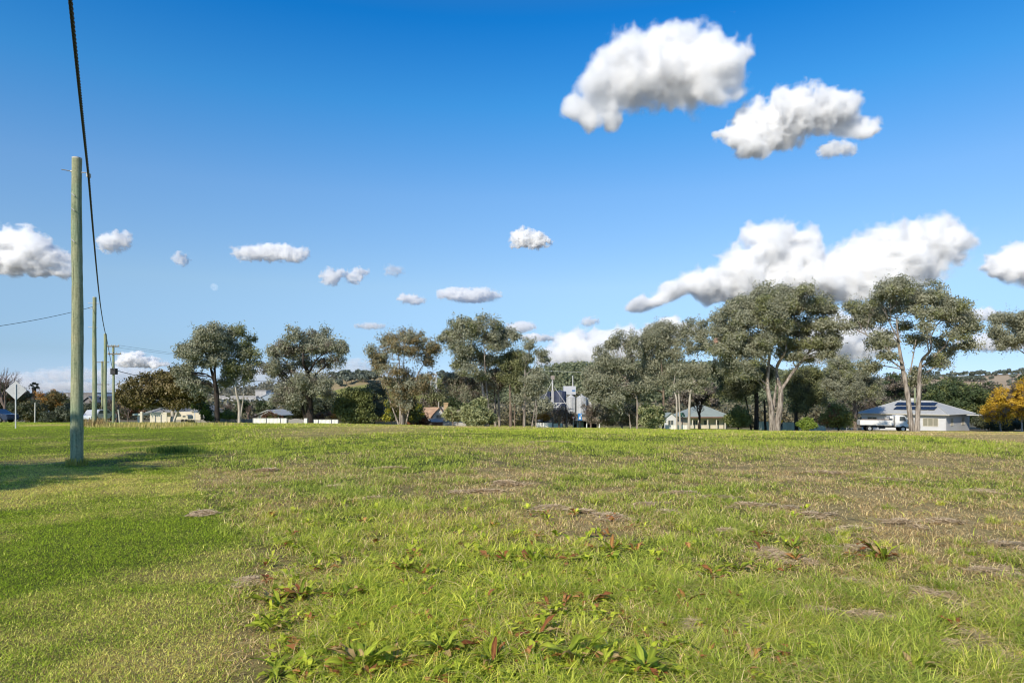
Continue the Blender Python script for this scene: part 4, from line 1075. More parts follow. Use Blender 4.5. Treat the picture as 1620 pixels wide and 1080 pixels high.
tree('hedge', 'black-green hedge beside the near pole, in front of the dark fence', 80, v1, None, [(470,880,80,38),(540,870,50,50),(400,890,60,28)], 'dark', 'dark', 56, dens=1.5, cat='hedge')
tree('shrub', 'dark shrub between the near pole and the second pole', 90, v1, None, [(680,810,50,50),(660,860,40,40),(700,850,40,40)], 'dark', 'dark', 57, dens=1.3, cat='shrub')
for i, (px_, top_, sp_, lb) in enumerate(((168, 640, 13, 'brown leafless shrub behind the cluster of three poles'), (186, 622, 16, 'tall brown leafless shrub behind the pole with crossarms'), (203, 634, 12, 'leafless shrub against the dark side of the fig tree'))):
    bare_tree('bare_shrub', lb, px_, top_, 92 + 3 * i, sp_, 60 + i, 'twig', cat='shrub', trunk_frac=.2, rad0=.09)
tree('tree', 'dark tree mass behind the porch of the cream house', 104, v2, None, [(100,800,80,70),(30,790,60,80),(200,790,80,60),(330,800,90,60),(-40,810,60,60)], 'dark', 'dark', 58, dens=1.2, col2='redbrown', mix2=.2)
tree('shrub', 'bright mid green shrub beside the blue carport', 94, v2, None, [(790,820,40,50),(760,770,60,40),(810,860,40,40),(720,750,50,30)], 'darkgreen', 'dark', 59, dens=1.3, leaf=.26, cat='shrub', col2='bright', mix2=.35)
tree('shrub', 'low light green shrub between the two leftmost gums', 95, v2, None, [(960,845,60,28),(920,855,40,25),(1010,855,40,25)], 'olive', 'dark', 63, dens=1.4, leaf=.26, cat='shrub', col2='bright', mix2=.4)
for i, (px_, top_, sp_, lb) in enumerate(((362, 634, 16, 'brown leafless garden tree left of the slender gum trunk'), (393, 640, 12, 'brown leafless garden tree right of the slender gum trunk'))):
    bare_tree('bare_tree', lb, px_, top_, 104, sp_, 70 + i, 'twig', trunk_frac=.2, rad0=.12)
tree('tree', 'dark green round tree behind the small grey gabled garage', 125, v2, None, [(1240,770,45,40),(1290,780,45,40),(1220,810,40,40),(1120,760,40,40),(1080,800,40,40),(1330,780,40,40)], 'darkgreen', 'dark', 64, dens=1.4, leaf=.4, col2='dark', mix2=.4)
tree('shrub', 'red leafy shrub on the front of the small grey gabled garage', 100, v2, None, [(1350,850,48,26),(1310,862,30,20),(1390,862,30,20)], 'redbrown', 'dark', 65, dens=1.3, leaf=.24, cat='shrub', col2='olive', mix2=.3)
tree('tree', 'dark tree mass behind the thick black gum trunk', 118, v3, None, [(380,800,80,60),(560,780,110,70),(640,740,60,70),(330,830,60,50),(690,700,30,60),(480,820,90,60),(620,820,60,40)], 'dark', 'dark', 66, dens=1.2, leaf=.4)
tree('shrub', 'pinkish leafless shrub behind the right hand run of white fence', 98, v3, None, [(580,850,55,35),(560,880,40,25),(670,860,45,40),(700,880,40,30)], 'redbrown', 'dark', 67, dens=.8, leaf=.2, cat='shrub', col2='orange', mix2=.25)
# ---- around the silos
tree('shrub', 'low orange-leaved shrub in front of the silos', 96, v5, [[(110, 925, 10), (110, 880, 8)]], [(110,860,45,18),(75,868,25,14),(145,850,30,16)], 'orange', 'dark', 68, dens=1.2, leaf=.24, cat='shrub', clump=.5)
for i, (px_, top_, sp_, lb) in enumerate(((884, 645, 12, 'brown leafless tree left of the give way sign'), (896, 642, 13, 'bushy brown leafless tree right behind the give way sign'), (934, 636, 12, 'grey leafless tree right of the blue sign'), (1107, 625, 16, 'black leafless tree in front of the green roofed house'))):
    bare_tree('bare_tree', lb, px_, top_, 90 + i, sp_, 80 + i, 'dark' if i == 3 else 'twig', trunk_frac=.2, rad0=.12)
tree('tree', 'grey-green tree low between the centre group and the blue tank', 110, v5, None, [(110,760,60,50),(60,800,40,50),(160,780,40,40)], 'gum', 'dark', 69, dens=1.0, leaf=.36)
tree('tree', 'brown-grey wood behind the green roofed house', 140, v5, None, [(1300,720,100,60),(1450,700,100,60),(1560,720,80,70),(1380,650,90,50),(1500,640,90,50),(1230,740,60,60)], 'greybrown', 'dark', 90, dens=.9, leaf=.45, clump=1.1, col2='gumgreen', mix2=.2)
tree('tree', 'grey-green trees closing the view between the largest gum and the truck', 150, v6, None, [(860,900,60,60),(1090,860,70,60),(1000,900,70,50),(1380,820,80,60),(1440,860,60,50),(800,880,50,60),(700,900,60,50)], 'greybrown', 'dark', 91, dens=.9, leaf=.5, clump=1.1, col2='gumgreen', mix2=.4)
tree('tree', 'brown wooded rise behind the roof of the white house', 190, v7, None, [(330,760,110,60),(450,740,90,60),(560,740,80,60),(680,760,70,50),(240,800,80,50),(500,680,80,50),(400,690,80,50)], 'greybrown', 'dark', 92, dens=.9, leaf=.6, clump=1.3, col2='darkgreen', mix2=.35)
tree('tree', 'grey scrub behind the right shoulder of the white house', 170, v7, None, [(700,720,60,40),(1130,720,60,30),(1060,730,60,30),(760,760,50,50)], 'greybrown', 'dark', 93, dens=.9, leaf=.5, clump=1.2, col2='darkgreen', mix2=.4)
# ---------------------------------------------------------------- hills
def hill(name, ridge, d, back, col1, col2, seed, amp=1.0, foot=0.0, mscale=0.02):
    """a rise whose crest is seen at the rows of `ridge` [(px, py)], d metres out, falling toward us"""
    xs = np.linspace(ridge[0][0], ridge[-1][0], 120)
    rows = np.interp(xs, [r[0] for r in ridge], [r[1] for r in ridge])
    ts = np.linspace(-1, 1, 40)
    V = []
    for t in ts:
        dd = d + t * back
        prof = math.cos(t * math.pi / 2) ** 1.2 if abs(t) < 1 else 0.0
        x_ = (xs - CX) / F * d * (1 + 0.0 * t)
        top = CAM_H - (rows - HY) / F * d
        z_ = -6 + (top + 6) * prof + (fbm2(x_ + 300, x_ * 0 + dd, back * .25, seed, 4) - .5) * amp * prof
        V.append(np.stack([x_, np.full_like(x_, dd), z_], 1))
    V = np.concatenate(V); nx = len(xs)
    i = (np.arange(len(ts) - 1)[:, None] * nx + np.arange(nx - 1)[None]).ravel()
    m = mat('hill_' + name + str(seed), col1, 0.95, var=.1, scale=mscale, col2=col2, spec=0.1)
    o = np_mesh(name, V, np.stack([i, i + 1, i + 1 + nx, i + nx], 1), m, smooth=True)
    tag(o, kind='structure')
    return V, xs, rows

def hill_z(V, x, y):
    """height of a hill grid under points, by the nearest vertex"""
    out = []
    for a, b in zip(x, y):
        out.append(V[np.argmin((V[:, 0] - a) ** 2 + (V[:, 1] - b) ** 2), 2])
    return np.array(out)

hill('hill', [(-900, 626), (-300, 624), (0, 622.5), (60, 623), (130, 621), (200, 624), (330, 622), (600, 622), (900, 624), (1300, 623), (1800, 620), (2600, 624)], 6500, 900, (0.13, 0.20, 0.34), (0.10, 0.155, 0.27), 1, 12, mscale=0.0012)  # distance haze put into the base colour as blue
HB = hill('hill', [(560, 640), (600, 622), (690, 612), (760, 598), (820, 597), (860, 590), (900, 586), (950, 583), (1010, 579), (1080, 582), (1150, 590), (1230, 598), (1330, 610), (1420, 622), (1480, 640)], 620, 160, (0.075, 0.085, 0.04), (0.05, 0.06, 0.03), 2, 4, mscale=0.02)
HC = hill('hill', [(300, 632), (380, 622), (440, 616), (490, 608), (540, 601), (590, 597), (650, 596), (720, 600), (790, 612), (850, 630)], 760, 170, (0.36, 0.27, 0.16), (0.23, 0.20, 0.11), 3, 4, mscale=0.012)
HD = hill('hill', [(1180, 632), (1260, 616), (1330, 606), (1400, 600), (1470, 596), (1540, 594), (1610, 591), (1700, 587), (1850, 584), (2100, 590)], 1500, 420, (0.42, 0.33, 0.23), (0.30, 0.245, 0.18), 4, 7, mscale=0.006)
HE = hill('hill', [(480, 640), (520, 622), (550, 613), (590, 608), (640, 612), (690, 626)], 420, 70, (0.19, 0.23, 0.05), (0.26, 0.22, 0.09), 5, 2, mscale=0.02)

def forest(name, label, V, n, size, cols, seed, sel, tint=(1, 1, 1), leaf=1.4):
    """a wood seen as one mass"""
    rng = np.random.default_rng(seed)
    C = V[sel(V)]
    i = rng.integers(0, len(C), n)
    P = C[i] + rng.normal(0, 1, (n, 3)) * np.array([6, 8, 0])
    LV, LC = [], []
    for p in P:
        s = size * rng.uniform(.6, 1.3); nl = 34
        dv = rng.normal(0, 1, (nl, 3)); dv /= np.linalg.norm(dv, axis=1)[:, None]
        Q = p + np.array([0, 0, s * .8]) + dv * (rng.uniform(.35, 1, nl) ** .5)[:, None] * np.array([s, s, s * .8])
        LV.append(leaf_quads(Q, (0, 0, 0), dv, leaf * s / 3, rng, aspect=.8))
        t = rng.uniform(0, .6) + rng.uniform(0, .4, nl)
        LC.append(mix3(cols[0], cols[1], t) * np.array(tint))
    LV = np.concatenate(LV)
    o = np_mesh(name, LV, np.arange(len(LV)).reshape(-1, 4), leaf_mat('foliage', 0.35, 0.55, 0.35), fcol=np.concatenate(LC))
    return tag(o, label, 'wood', kind='stuff')

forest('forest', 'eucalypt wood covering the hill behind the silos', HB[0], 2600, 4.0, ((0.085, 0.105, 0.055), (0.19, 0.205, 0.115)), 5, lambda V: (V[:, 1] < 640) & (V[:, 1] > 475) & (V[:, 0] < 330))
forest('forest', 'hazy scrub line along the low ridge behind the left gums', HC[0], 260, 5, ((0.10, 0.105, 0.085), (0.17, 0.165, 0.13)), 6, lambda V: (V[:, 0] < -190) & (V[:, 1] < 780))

def belt(name, label, px0, px1, d0, d1, n, size, cols, seed):
    rng = np.random.default_rng(seed)
    d = rng.uniform(d0, d1, n); x = (rng.uniform(px0, px1, n) - CX) / F * d
    LV, LC = [], []
    for a, b, z in zip(x, d, ground_z(x, d)):
        s = size * rng.uniform(.5, 1.2); nl = int(60 + 40 * rng.uniform())
        c = mix3(*cols, np.array([rng.uniform()]))[0]
        dv = rng.normal(0, 1, (nl, 3)); dv /= np.linalg.norm(dv, axis=1)[:, None]
        LV.append(leaf_quads(np.array([a, b, z + s * .75]) + dv * (rng.uniform(.25, 1, nl) ** .5)[:, None] * np.array([s, s, s * .9]), (0, 0, -.3), dv, .24 * s, rng, aspect=.7))
        LC.append(c * rng.uniform(.7, 1.25, (nl, 1)))
    LV = np.concatenate(LV)
    o = np_mesh(name, LV, np.arange(len(LV)).reshape(-1, 4), leaf_mat('foliage', 0.35, 0.55, 0.35), fcol=np.concatenate(LC))
    return tag(o, label, 'scrub', kind='stuff')
BC = ((0.075, 0.08, 0.045), (0.19, 0.165, 0.105))
belt('scrub', 'brown-green scrub closing the view behind the centre trees and houses', 540, 860, 118, 150, 330, 2.4, BC, 71)
belt('scrub', 'brown-green scrub closing the view behind the right hand row of gums', 950, 1345, 128, 165, 520, 2.6, BC, 72)
belt('scrub', 'dark scrub low behind the left gums and garages', 200, 560, 130, 170, 200, 2.6, BC, 73)
belt('scrub', 'scrub round the foot of the silos and tanks', 835, 960, 240, 300, 160, 4.5, BC, 74)
belt('scrub', 'scrub at the foot of the tan hill behind the white house', 1330, 1640, 220, 420, 330, 5.0, ((0.06, 0.065, 0.04), (0.13, 0.12, 0.08)), 75)
belt('scrub', 'dark garden trees low along the left horizon', 0, 215, 135, 190, 220, 2.3, ((0.035, 0.035, 0.02), (0.10, 0.075, 0.045)), 76)

# scattered paddock trees, each its own
def small_crowns(seed, n):
    protos = []
    for k in range(n):
        rng = np.random.default_rng(seed + k)
        LV, LC = [], []
        for b in range(6):
            c = np.array([rng.normal(0, 1.6), rng.normal(0, 1.6), 3.6 + rng.normal(0, .8)]); nl = 60
            dv = rng.normal(0, 1, (nl, 3)); dv /= np.linalg.norm(dv, axis=1)[:, None]
            LV.append(leaf_quads(c + dv * rng.uniform(.3, 1, (nl, 1)) ** .5 * np.array([2.0, 2.0, 1.5]), (0, 0, 0), dv, 1.3, rng, aspect=.8))
            LC.append(mix3((0.075, 0.095, 0.075), (0.15, 0.17, 0.135), rng.uniform(0, .5) + rng.uniform(0, .5, nl)))
        cv = np.concatenate(LV)
        tv, tq = tube_geo(resample([[0, 0, -0.5, .3], [.1, 0, 1.5, .25], [0, 0, 4, .12]], 6), 6, rng)
        protos.append((cv, np.concatenate(LC), tv, tq))
    return protos
PRO = []
for k, (cv, lc, tv, tq) in enumerate(small_crowns(800, 5)):
    r_ = empty('hill_tree', (0, 0, 0))
    np_mesh('crown', cv, np.arange(len(cv)).reshape(-1, 4), leaf_mat('foliage', 0.35, 0.55, 0.35), parent=r_, fcol=lc)
    np_mesh('trunk', tv, tq, bark_mat('bark_mid', *BARK['mid']), parent=r_, smooth=True)
    PRO.append(r_)
used = set()
def put_hill_tree(x, y, z, s, label, group, rng):
    k = int(rng.integers(0, len(PRO))); src = PRO[k]
    if k not in used: used.add(k); r_ = src
    else:
        r_ = src.copy(); COL.objects.link(r_)
        for ch in list(src.children):
            c = ch.copy(); COL.objects.link(c); c.parent = r_
    r_.location = (x, y, z); r_.scale = (s, s, s); r_.rotation_euler = (0, 0, rng.uniform(0, 6.28))
    tag(r_, label, 'tree', group)
rg = np.random.default_rng(4242)
def scatter_hill(V, pts, d, smin, smax, label, group):
    for (px_, py_) in pts:
        x_ = X(px_, d)
        Vc = V[np.abs(V[:, 0] / V[:, 1] * F + CX - px_) < 8]
        rows = HY - (Vc[:, 2] - CAM_H) / Vc[:, 1] * F
        ok = Vc[:, 1] < d + 40
        i = np.argmin(np.where(ok, np.abs(rows - py_), 1e9))
        p = Vc[i]
        put_hill_tree((px_ - CX) / F * p[1], p[1], p[2] - .3, rg.uniform(smin, smax), label, group, rg)
ridge_r = [(1484, 596), (1492, 597), (1499, 596), (1507, 595), (1514, 596), (1522, 595), (1530, 596), (1537, 595), (1544, 595), (1555, 595), (1561, 594), (1566, 594), (1573, 594), (1580, 593), (1588, 593), (1594, 593), (1599, 592), (1605, 592), (1610, 592), (1617, 592), (1623, 592), (1632, 591)]
slope_r = [(1504, 602), (1509, 603), (1514, 602), (1521, 603), (1528, 603), (1534, 604), (1540, 603), (1546, 604), (1551, 603), (1556, 604), (1569, 600), (1601, 601), (1567, 610), (1561, 612), (1598, 609), (1605, 611), (1612, 607), (1574, 617), (1583, 616), (1548, 616), (1488, 610), (1495, 606), (1616, 614), (1479, 604), (1473, 600), (1465, 602), (1458, 606)]
scatter_hill(HD[0], ridge_r + slope_r, 1500, 1.2, 2.2, 'small bluish tree among those scattered over the dry tan hill at the far right', 'trees scattered over the tan hill')
pts_c = [(527, 601), (533, 603), (538, 600), (544, 601), (549, 599), (553, 600), (559, 599), (563, 600), (569, 598), (574, 599), (579, 598), (584, 598), (588, 597), (541, 606), (548, 608), (556, 605), (566, 604), (575, 605), (583, 603), (538, 612), (592, 603), (597, 600), (700, 600), (712, 600), (722, 602), (735, 604)]
scatter_hill(HC[0], pts_c, 760, .9, 1.7, 'small grey tree among those scattered over the pale hill behind the left-centre gums', 'trees scattered over the pale hill')

# ---------------------------------------------------------------- small mesh collector
class MB:
    def __init__(self): self.v = []; self.f = []
    def poly(self, pts):
        b = len(self.v); self.v += [tuple(p) for p in pts]; self.f.append(tuple(range(b, b + len(pts)))); return self
    def box(self, x0, x1, y0, y1, z0, z1):
        b = len(self.v)
        self.v += [(x0, y0, z0), (x1, y0, z0), (x1, y1, z0), (x0, y1, z0), (x0, y0, z1), (x1, y0, z1), (x1, y1, z1), (x0, y1, z1)]
        self.f += [tuple(b + i for i in q) for q in ((0, 3, 2, 1), (4, 5, 6, 7), (0, 1, 5, 4), (1, 2, 6, 5), (2, 3, 7, 6), (3, 0, 4, 7))]
        return self
    def bar(self, p, q, r, sides=8, r2=None):
        path = np.array([[*p, r], [*q, r if r2 is None else r2]])
        v, qd = tube_geo(path, sides, np.random.default_rng(0)); b = len(self.v)
        self.v += [tuple(a) for a in v]; self.f += [tuple(int(i) + b for i in k) for k in qd]
        self.f.append(tuple(b + i for i in range(sides))[::-1]); self.f.append(tuple(b + sides + i for i in range(sides)))
        return self
    def prism(self, prof, x0, x1, axis='x'):
        """profile [(a, z)] swept along an axis"""
        n = len(prof); b = len(self.v)
        for s in (x0, x1):
            for (a, z) in prof: self.v.append((s, a, z) if axis == 'x' else (a, s, z))
        self.f.append(tuple(b + i for i in range(n))[::-1]); self.f.append(tuple(b + n + i for i in range(n)))
        for i in range(n): self.f.append((b + i, b + (i + 1) % n, b + n + (i + 1) % n, b + n + i))
        return self
    def disc(self, c, r, axis, h, sides=20, cone=None):
        d = {'x': (1, 0, 0), 'y': (0, 1, 0), 'z': (0, 0, 1)}[axis]
        p = np.array(c, float); return self.bar(p, p + np.array(d) * h, r, sides, cone)
    def build(self, name, m, parent=None, smooth=False, bevel=0.0):
        me = bpy.data.meshes.new(name); me.from_pydata(self.v, [], self.f); me.materials.append(m)
        bm = bmesh.new(); bm.from_mesh(me); bmesh.ops.recalc_face_normals(bm, faces=bm.faces)
        if bevel:
            bmesh.ops.remove_doubles(bm, verts=bm.verts, dist=1e-5)
            bmesh.ops.bevel(bm, geom=[e for e in bm.edges if len(e.link_faces) == 2 and e.calc_face_angle(0) > .5], offset=bevel, segments=2, affect='EDGES')
        bm.to_mesh(me); bm.free()
        if smooth:
            for p in me.polygons: p.use_smooth = True
        o = bpy.data.objects.new(name, me); COL.objects.link(o)
        if parent: o.parent = parent
        return o

def at(px, d, dz=0.0):
    x, y, z = G(px, d); return (x, y, z + dz)

# ---------------------------------------------------------------- materials of the town
M_white = mat('white_weatherboard', (0.62, 0.63, 0.64), .55, var=.03, scale=1.5)
M_cream = mat('cream_render', (0.66, 0.60, 0.48), .8, var=.05, scale=1.2)
M_galv = mat('galvanised_roof', (0.45, 0.46, 0.455), .6, .0, var=.06, scale=1.5, spec=.25)
M_greenroof = mat('green_grey_roof', (0.28, 0.325, 0.30), .65, var=.06, scale=1.0)
M_rust = mat('rusty_roof', (0.50, 0.34, 0.22), .8, var=.2, scale=1.6, col2=(0.30, 0.20, 0.14))
M_solar = mat('solar_glass', (0.02, 0.022, 0.035), .25, var=.1, spec=.5)
M_glass = mat('window_glass', (0.10, 0.12, 0.13), .12, var=.1, spec=.6)
M_blind = mat('window_blind', (0.27, 0.26, 0.20), .5, var=.04)
M_trim = mat('cream_trim', (0.62, 0.58, 0.48), .6, var=.04)
M_dark = mat('painted_shade', (0.02, 0.02, 0.022), .8, var=.2)  # shade inside open-fronted buildings put into a near-black surface
M_brick = mat('pale_brick', (0.52, 0.38, 0.22), .85, var=.18, scale=6)
M_fencew = mat('white_steel_fence', (0.78, 0.76, 0.70), .5, var=.04, scale=2)
M_post = mat('grey_steel_post', (0.16, 0.17, 0.18), .5, var=.1)
M_grey = mat('weathered_timber', (0.34, 0.32, 0.29), .85, var=.18, scale=4, stretch=(6, 6, .6))
M_redfence = mat('red_brown_timber', (0.30, 0.12, 0.06), .85, var=.2, scale=4, stretch=(6, 6, .6))
M_pgreen = mat('pale_green_steel', (0.55, 0.60, 0.50), .5, var=.05, scale=1)
M_conc = mat('bare_concrete', (0.42, 0.41, 0.40), .85, var=.1, scale=.6)
M_bluesteel = mat('blue_grey_steel', (0.30, 0.36, 0.42), .5, var=.06, scale=.5)
M_brownsteel = mat('grey_brown_cladding', (0.20, 0.185, 0.18), .6, var=.05, scale=.3, stretch=(1, 1, .1))
M_steel = mat('bright_zinc_steel', (0.47, 0.47, 0.46), .5, .0, var=.1, scale=1.2)
M_tank = mat('dark_blue_steel', (0.055, 0.065, 0.11), .5, var=.15, scale=1)
M_wsteel = mat('white_painted_steel', (0.58, 0.57, 0.54), .5, var=.05)
M_pole = None
M_black = mat('black_cable', (0.008, 0.008, 0.010), .5, var=.1)
M_rubber = mat('tyre_rubber', (0.018, 0.018, 0.018), .8, var=.1)
M_truck = mat('white_truck_paint', (0.78, 0.78, 0.77), .3, var=.03, scale=1.2, spec=.5)
M_chas = mat('dark_chassis', (0.03, 0.03, 0.032), .6, var=.15)
M_lamp = mat('amber_lamp', (0.75, 0.22, 0.02), .3, var=.05)
M_headl = mat('headlamp_lens', (0.75, 0.77, 0.80), .12, var=.05, spec=.7)
M_evap = mat('off_white_plastic', (0.62, 0.62, 0.58), .5, var=.04)

def hip_roof(w_, dp, h, over, ridge_in, z, thick=.12):
    """hip roof over a w x dp plan standing on z, as one mesh"""
    m = MB(); x0, x1, y0, y1 = -over, w_ + over, -over, dp + over
    a, b, c, d_ = (x0, y0, z), (x1, y0, z), (x1, y1, z), (x0, y1, z)
    if w_ >= dp: r1, r2 = (ridge_in, dp / 2, z + h), (w_ - ridge_in, dp / 2, z + h)
    else: r1, r2 = (w_ / 2, ridge_in, z + h), (w_ / 2, dp - ridge_in, z + h)
    if w_ >= dp:
        m.poly([a, b, r2, r1]).poly([b, c, r2]).poly([c, d_, r1, r2]).poly([d_, a, r1])
    else:
        m.poly([a, b, r1]).poly([b, c, r2, r1]).poly([c, d_, r2]).poly([d_, a, r1, r2])
    lo = [(p[0], p[1], p[2] - thick) for p in (a, b, c, d_)]
    m.poly(lo[::-1])
    for p, q, i, j in ((a, b, 0, 1), (b, c, 1, 2), (c, d_, 2, 3), (d_, a, 3, 0)): m.poly([p, q, lo[j], lo[i]])
    return m, (a, b, c, d_, r1, r2)

def window(parent, x0, x1, z0, z1, wall='y', pos=0.0, blind=.0, mull=1):
    """a framed window on the wall plane y = pos (or x = pos), facing -y (or +x)"""
    def bx(m, a0, a1, o0, o1, c0, c1):
        if wall == 'y': m.box(a0, a1, pos - o1, pos - o0, c0, c1)
        else: m.box(pos + o0, pos + o1, a0, a1, c0, c1)
    f = MB(); t = .07
    bx(f, x0, x1, .004, .06, z0, z0 + t); bx(f, x0, x1, .004, .06, z1 - t, z1)
    bx(f, x0, x0 + t, .004, .06, z0 + t, z1 - t); bx(f, x1 - t, x1, .004, .06, z0 + t, z1 - t)
    for k in range(1, mull + 1):
        c = x0 + (x1 - x0) * k / (mull + 1); bx(f, c - .035, c + .035, .004, .06, z0 + t, z1 - t)
    fr = f.build('window', M_trim, parent)
    g = MB(); bx(g, x0 + t, x1 - t, .002, .02, z0 + t, z1 - t); g.build('pane', M_glass if not blind else M_blind, fr)
    return fr

# ---- white house with solar panels (right)
def white_house():
    d0, ang = 110.0, rad(50)
    cx_, cy_ = X(1498, d0), d0
    cz_ = Zr(657, d0) - 2.5
    u = Vector((-math.cos(ang), math.sin(ang), 0)); Lf, Ls = 13.6, 12.0
    o = Vector((cx_, cy_, cz_)) + u * Lf                       # left front corner is the origin, x runs to the right
    h = empty('house', o, math.atan2(-u.y, -u.x), 'white weatherboard house with grey hip roof and two rows of solar panels', 'house')
    H = 2.5
    wl = MB().box(0.25, Lf - .25, .25, Ls - .25, -.8, H)
    for k in range(18):                                        # weatherboard laps
        z = -.6 + k * .17
        wl.box(.235, Lf - .235, .235, Ls - .235, z, z + .02)
    wl.build('wall', M_white, h)
    rm, pts = hip_roof(Lf, Ls, 2.15, .45, 4.2, H + .1)
    a, b, c, d_, r1, r2 = [Vector(p) for p in pts]
    roof = rm.build('roof', M_galv, h)
    caps = MB()
    for p, q in ((a, r1), (b, r2), (c, r2), (d_, r1), (r1, r2)): caps.bar(p + Vector((0, 0, .02)), q + Vector((0, 0, .03)), .09, 6)
    caps.build('ridge_cap', M_galv, roof)
    MB().bar(a, b, .07, 6).bar(b, c, .07, 6).build('gutter', M_trim, roof)
    # panels on the slope towards the road
    up = (r1 - a); n = Vector((0, -(r1.z - a.z), (r1.y - a.y))).normalized()
    sl = Vector((0, r1.y - a.y, r1.z - a.z)); sln = sl.normalized()
    for row, (t, x_s, cnt) in enumerate(((.62, 4.4, 6), (.30, 5.0, 6))):
        for k in range(cnt):
            p = Vector((x_s + k * 1.06, a.y, a.z)) + sl * t + n * .10
            e1 = Vector((1.0, 0, 0)); e2 = sln * 1.5
            m = MB(); q = [p, p + e1, p + e1 + e2, p + e2]; t_ = [v + n * .05 for v in q]
            m.poly(t_)
            for i in range(4): m.poly([q[i], q[(i + 1) % 4], t_[(i + 1) % 4], t_[i]])
            m.build('solar_panel', M_solar, roof)
    MB().box(5.4, 6.5, 7.0, 8.0, H + 1.85, H + 2.75).build('evaporative_cooler', M_evap, h, bevel=.08)
    MB().bar((4.3, 6.4, H + 1.7), (4.3, 6.4, H + 2.5), .12).build('flue', M_galv, h)
    window(h, 10.0, 12.3, .65, 2.0, 'y', .25, mull=2, blind=1)
    window(h, 1.2, 2.8, .55, 2.0, 'y', .25, mull=1)
    window(h, 2.6, 3.6, .75, 2.0, 'x', Lf - .25, mull=1, blind=1)
    window(h, 7.8, 9.0, .75, 2.0, 'x', Lf - .25, mull=1, blind=1)
    MB().bar((Lf - .2, .2, -.8), (Lf - .2, .2, H), .05, 6).build('downpipe', M_white, h)
    MB().box(Lf + .3, Lf + 3.6, Ls - 4.0, Ls - .4, H - .12, H).build('carport_roof', M_evap, h)
    MB().bar((Lf + 3.4, Ls - 3.8, -.8), (Lf + 3.4, Ls - 3.8, H - .12), .06, 6).bar((Lf + 3.4, Ls - .6, -.8), (Lf + 3.4, Ls - .6, H - .12), .06, 6).build('carport_post', M_trim, h)
    return h
white_house()

# ---- tipper truck
def truck():
    x, y, _ = G(1359, 104.5)
    z = Zr(681.5, 104.5)
    t = empty('tipper_truck', (x, y, z), rad(-16), 'white tipper truck parked in front of the white house', 'truck')
    L0 = 6.75
    MB().box(.2, L0 - .5, -.45, -.25, .62, .84).box(.2, L0 - .5, .25, .45, .62, .84).box(2.6, 3.4, -1.0, -.5, .45, .9).build('chassis', M_chas, t)
    tray = MB().prism([(-1.12, .98), (1.12, .98), (1.12, 1.06), (-1.12, 1.06)], .0, 4.35)
    tray.box(0, 4.35, -1.15, -1.09, 1.062, 1.72).box(0, 4.35, 1.09, 1.15, 1.062, 1.72).box(-.06, 0, -1.15, 1.15, .98, 1.72)
    tray.box(4.352, 4.46, -1.15, 1.15, 1.0, 2.35)
    for k in range(6): tray.box(.3 + k * .75, .36 + k * .75, -1.19, -1.152, 1.0, 1.70)
    tray.box(4.0, 4.352, -1.152, 1.152, 2.0, 2.36)
    tray.build('tray', M_truck, t, bevel=.012)
    ld = MB(); rng = np.random.default_rng(3)
    ld.prism([(-1.05, 1.3), (1.05, 1.3), (.7, 1.66), (.1, 1.86), (-.6, 1.70)], .25, 4.1).build('load', mat('earth_load', (0.22, 0.17, 0.13), .95, var=.3, scale=5), t)
    cab = MB().prism([(4.72, .75), (6.62, .75), (6.66, 1.35), (6.42, 1.62), (6.05, 2.38), (5.9, 2.46), (4.80, 2.50), (4.72, 2.42)], -1.05, 1.05, 'y')
    cabo = cab.build('cab', M_truck, t, bevel=.05)
    cabo.rotation_euler = (0, 0, 0)
    MB().poly([(6.445, -.92, 1.66), (6.445, .92, 1.66), (6.10, .88, 2.34), (6.10, -.88, 2.34)]).build('windscreen', mat('blue_windscreen', (0.04, 0.10, 0.14), .1, var=.1, spec=.7), cabo)
    for s in (-1, 1):
        MB().poly([(5.30, s * 1.056, 1.62), (6.20, s * 1.056, 1.62), (5.98, s * 1.056, 2.28), (5.32, s * 1.056, 2.28)]).build('side_window', M_glass, cabo)
        MB().box(6.63, 6.70, s * .72 - .2, s * .72 + .2, .98, 1.18).build('headlight', M_headl, cabo)
        MB().box(6.30, 6.58, s * 1.055 - .02, s * 1.055 + .02, 1.30, 1.44).build('indicator', M_lamp, cabo)
        MB().box(6.32, 6.42, s * 1.3 - .1, s * 1.3 + .1, 1.65, 2.1).build('mirror', M_chas, cabo)
    MB().box(6.60, 6.78, -1.08, 1.08, .48, .80).build('bumper', mat('grey_bumper', (0.45, 0.46, 0.47), .5, var=.05), t, bevel=.03)
    MB().box(6.665, 6.70, -.5, .5, 1.0, 1.28).build('grille', M_chas, cabo)
    for wx in (1.25, 5.75):
        for s in (-1, 1):
            w_ = MB().disc((wx, s * .98 - .15, .44), .46, 'y', .30, 20).build('wheel', M_rubber, t, bevel=.04)
            MB().disc((wx, s * .98 + (-.17 if s < 0 else .152), .44), .24, 'y', .02, 14).build('rim', M_evap, w_)
    MB().box(.6, 2.1, -1.12, -.75, .95, .97).box(.6, 2.1, .75, 1.12, .95, .97).build('mudguard', M_chas, t)
truck()

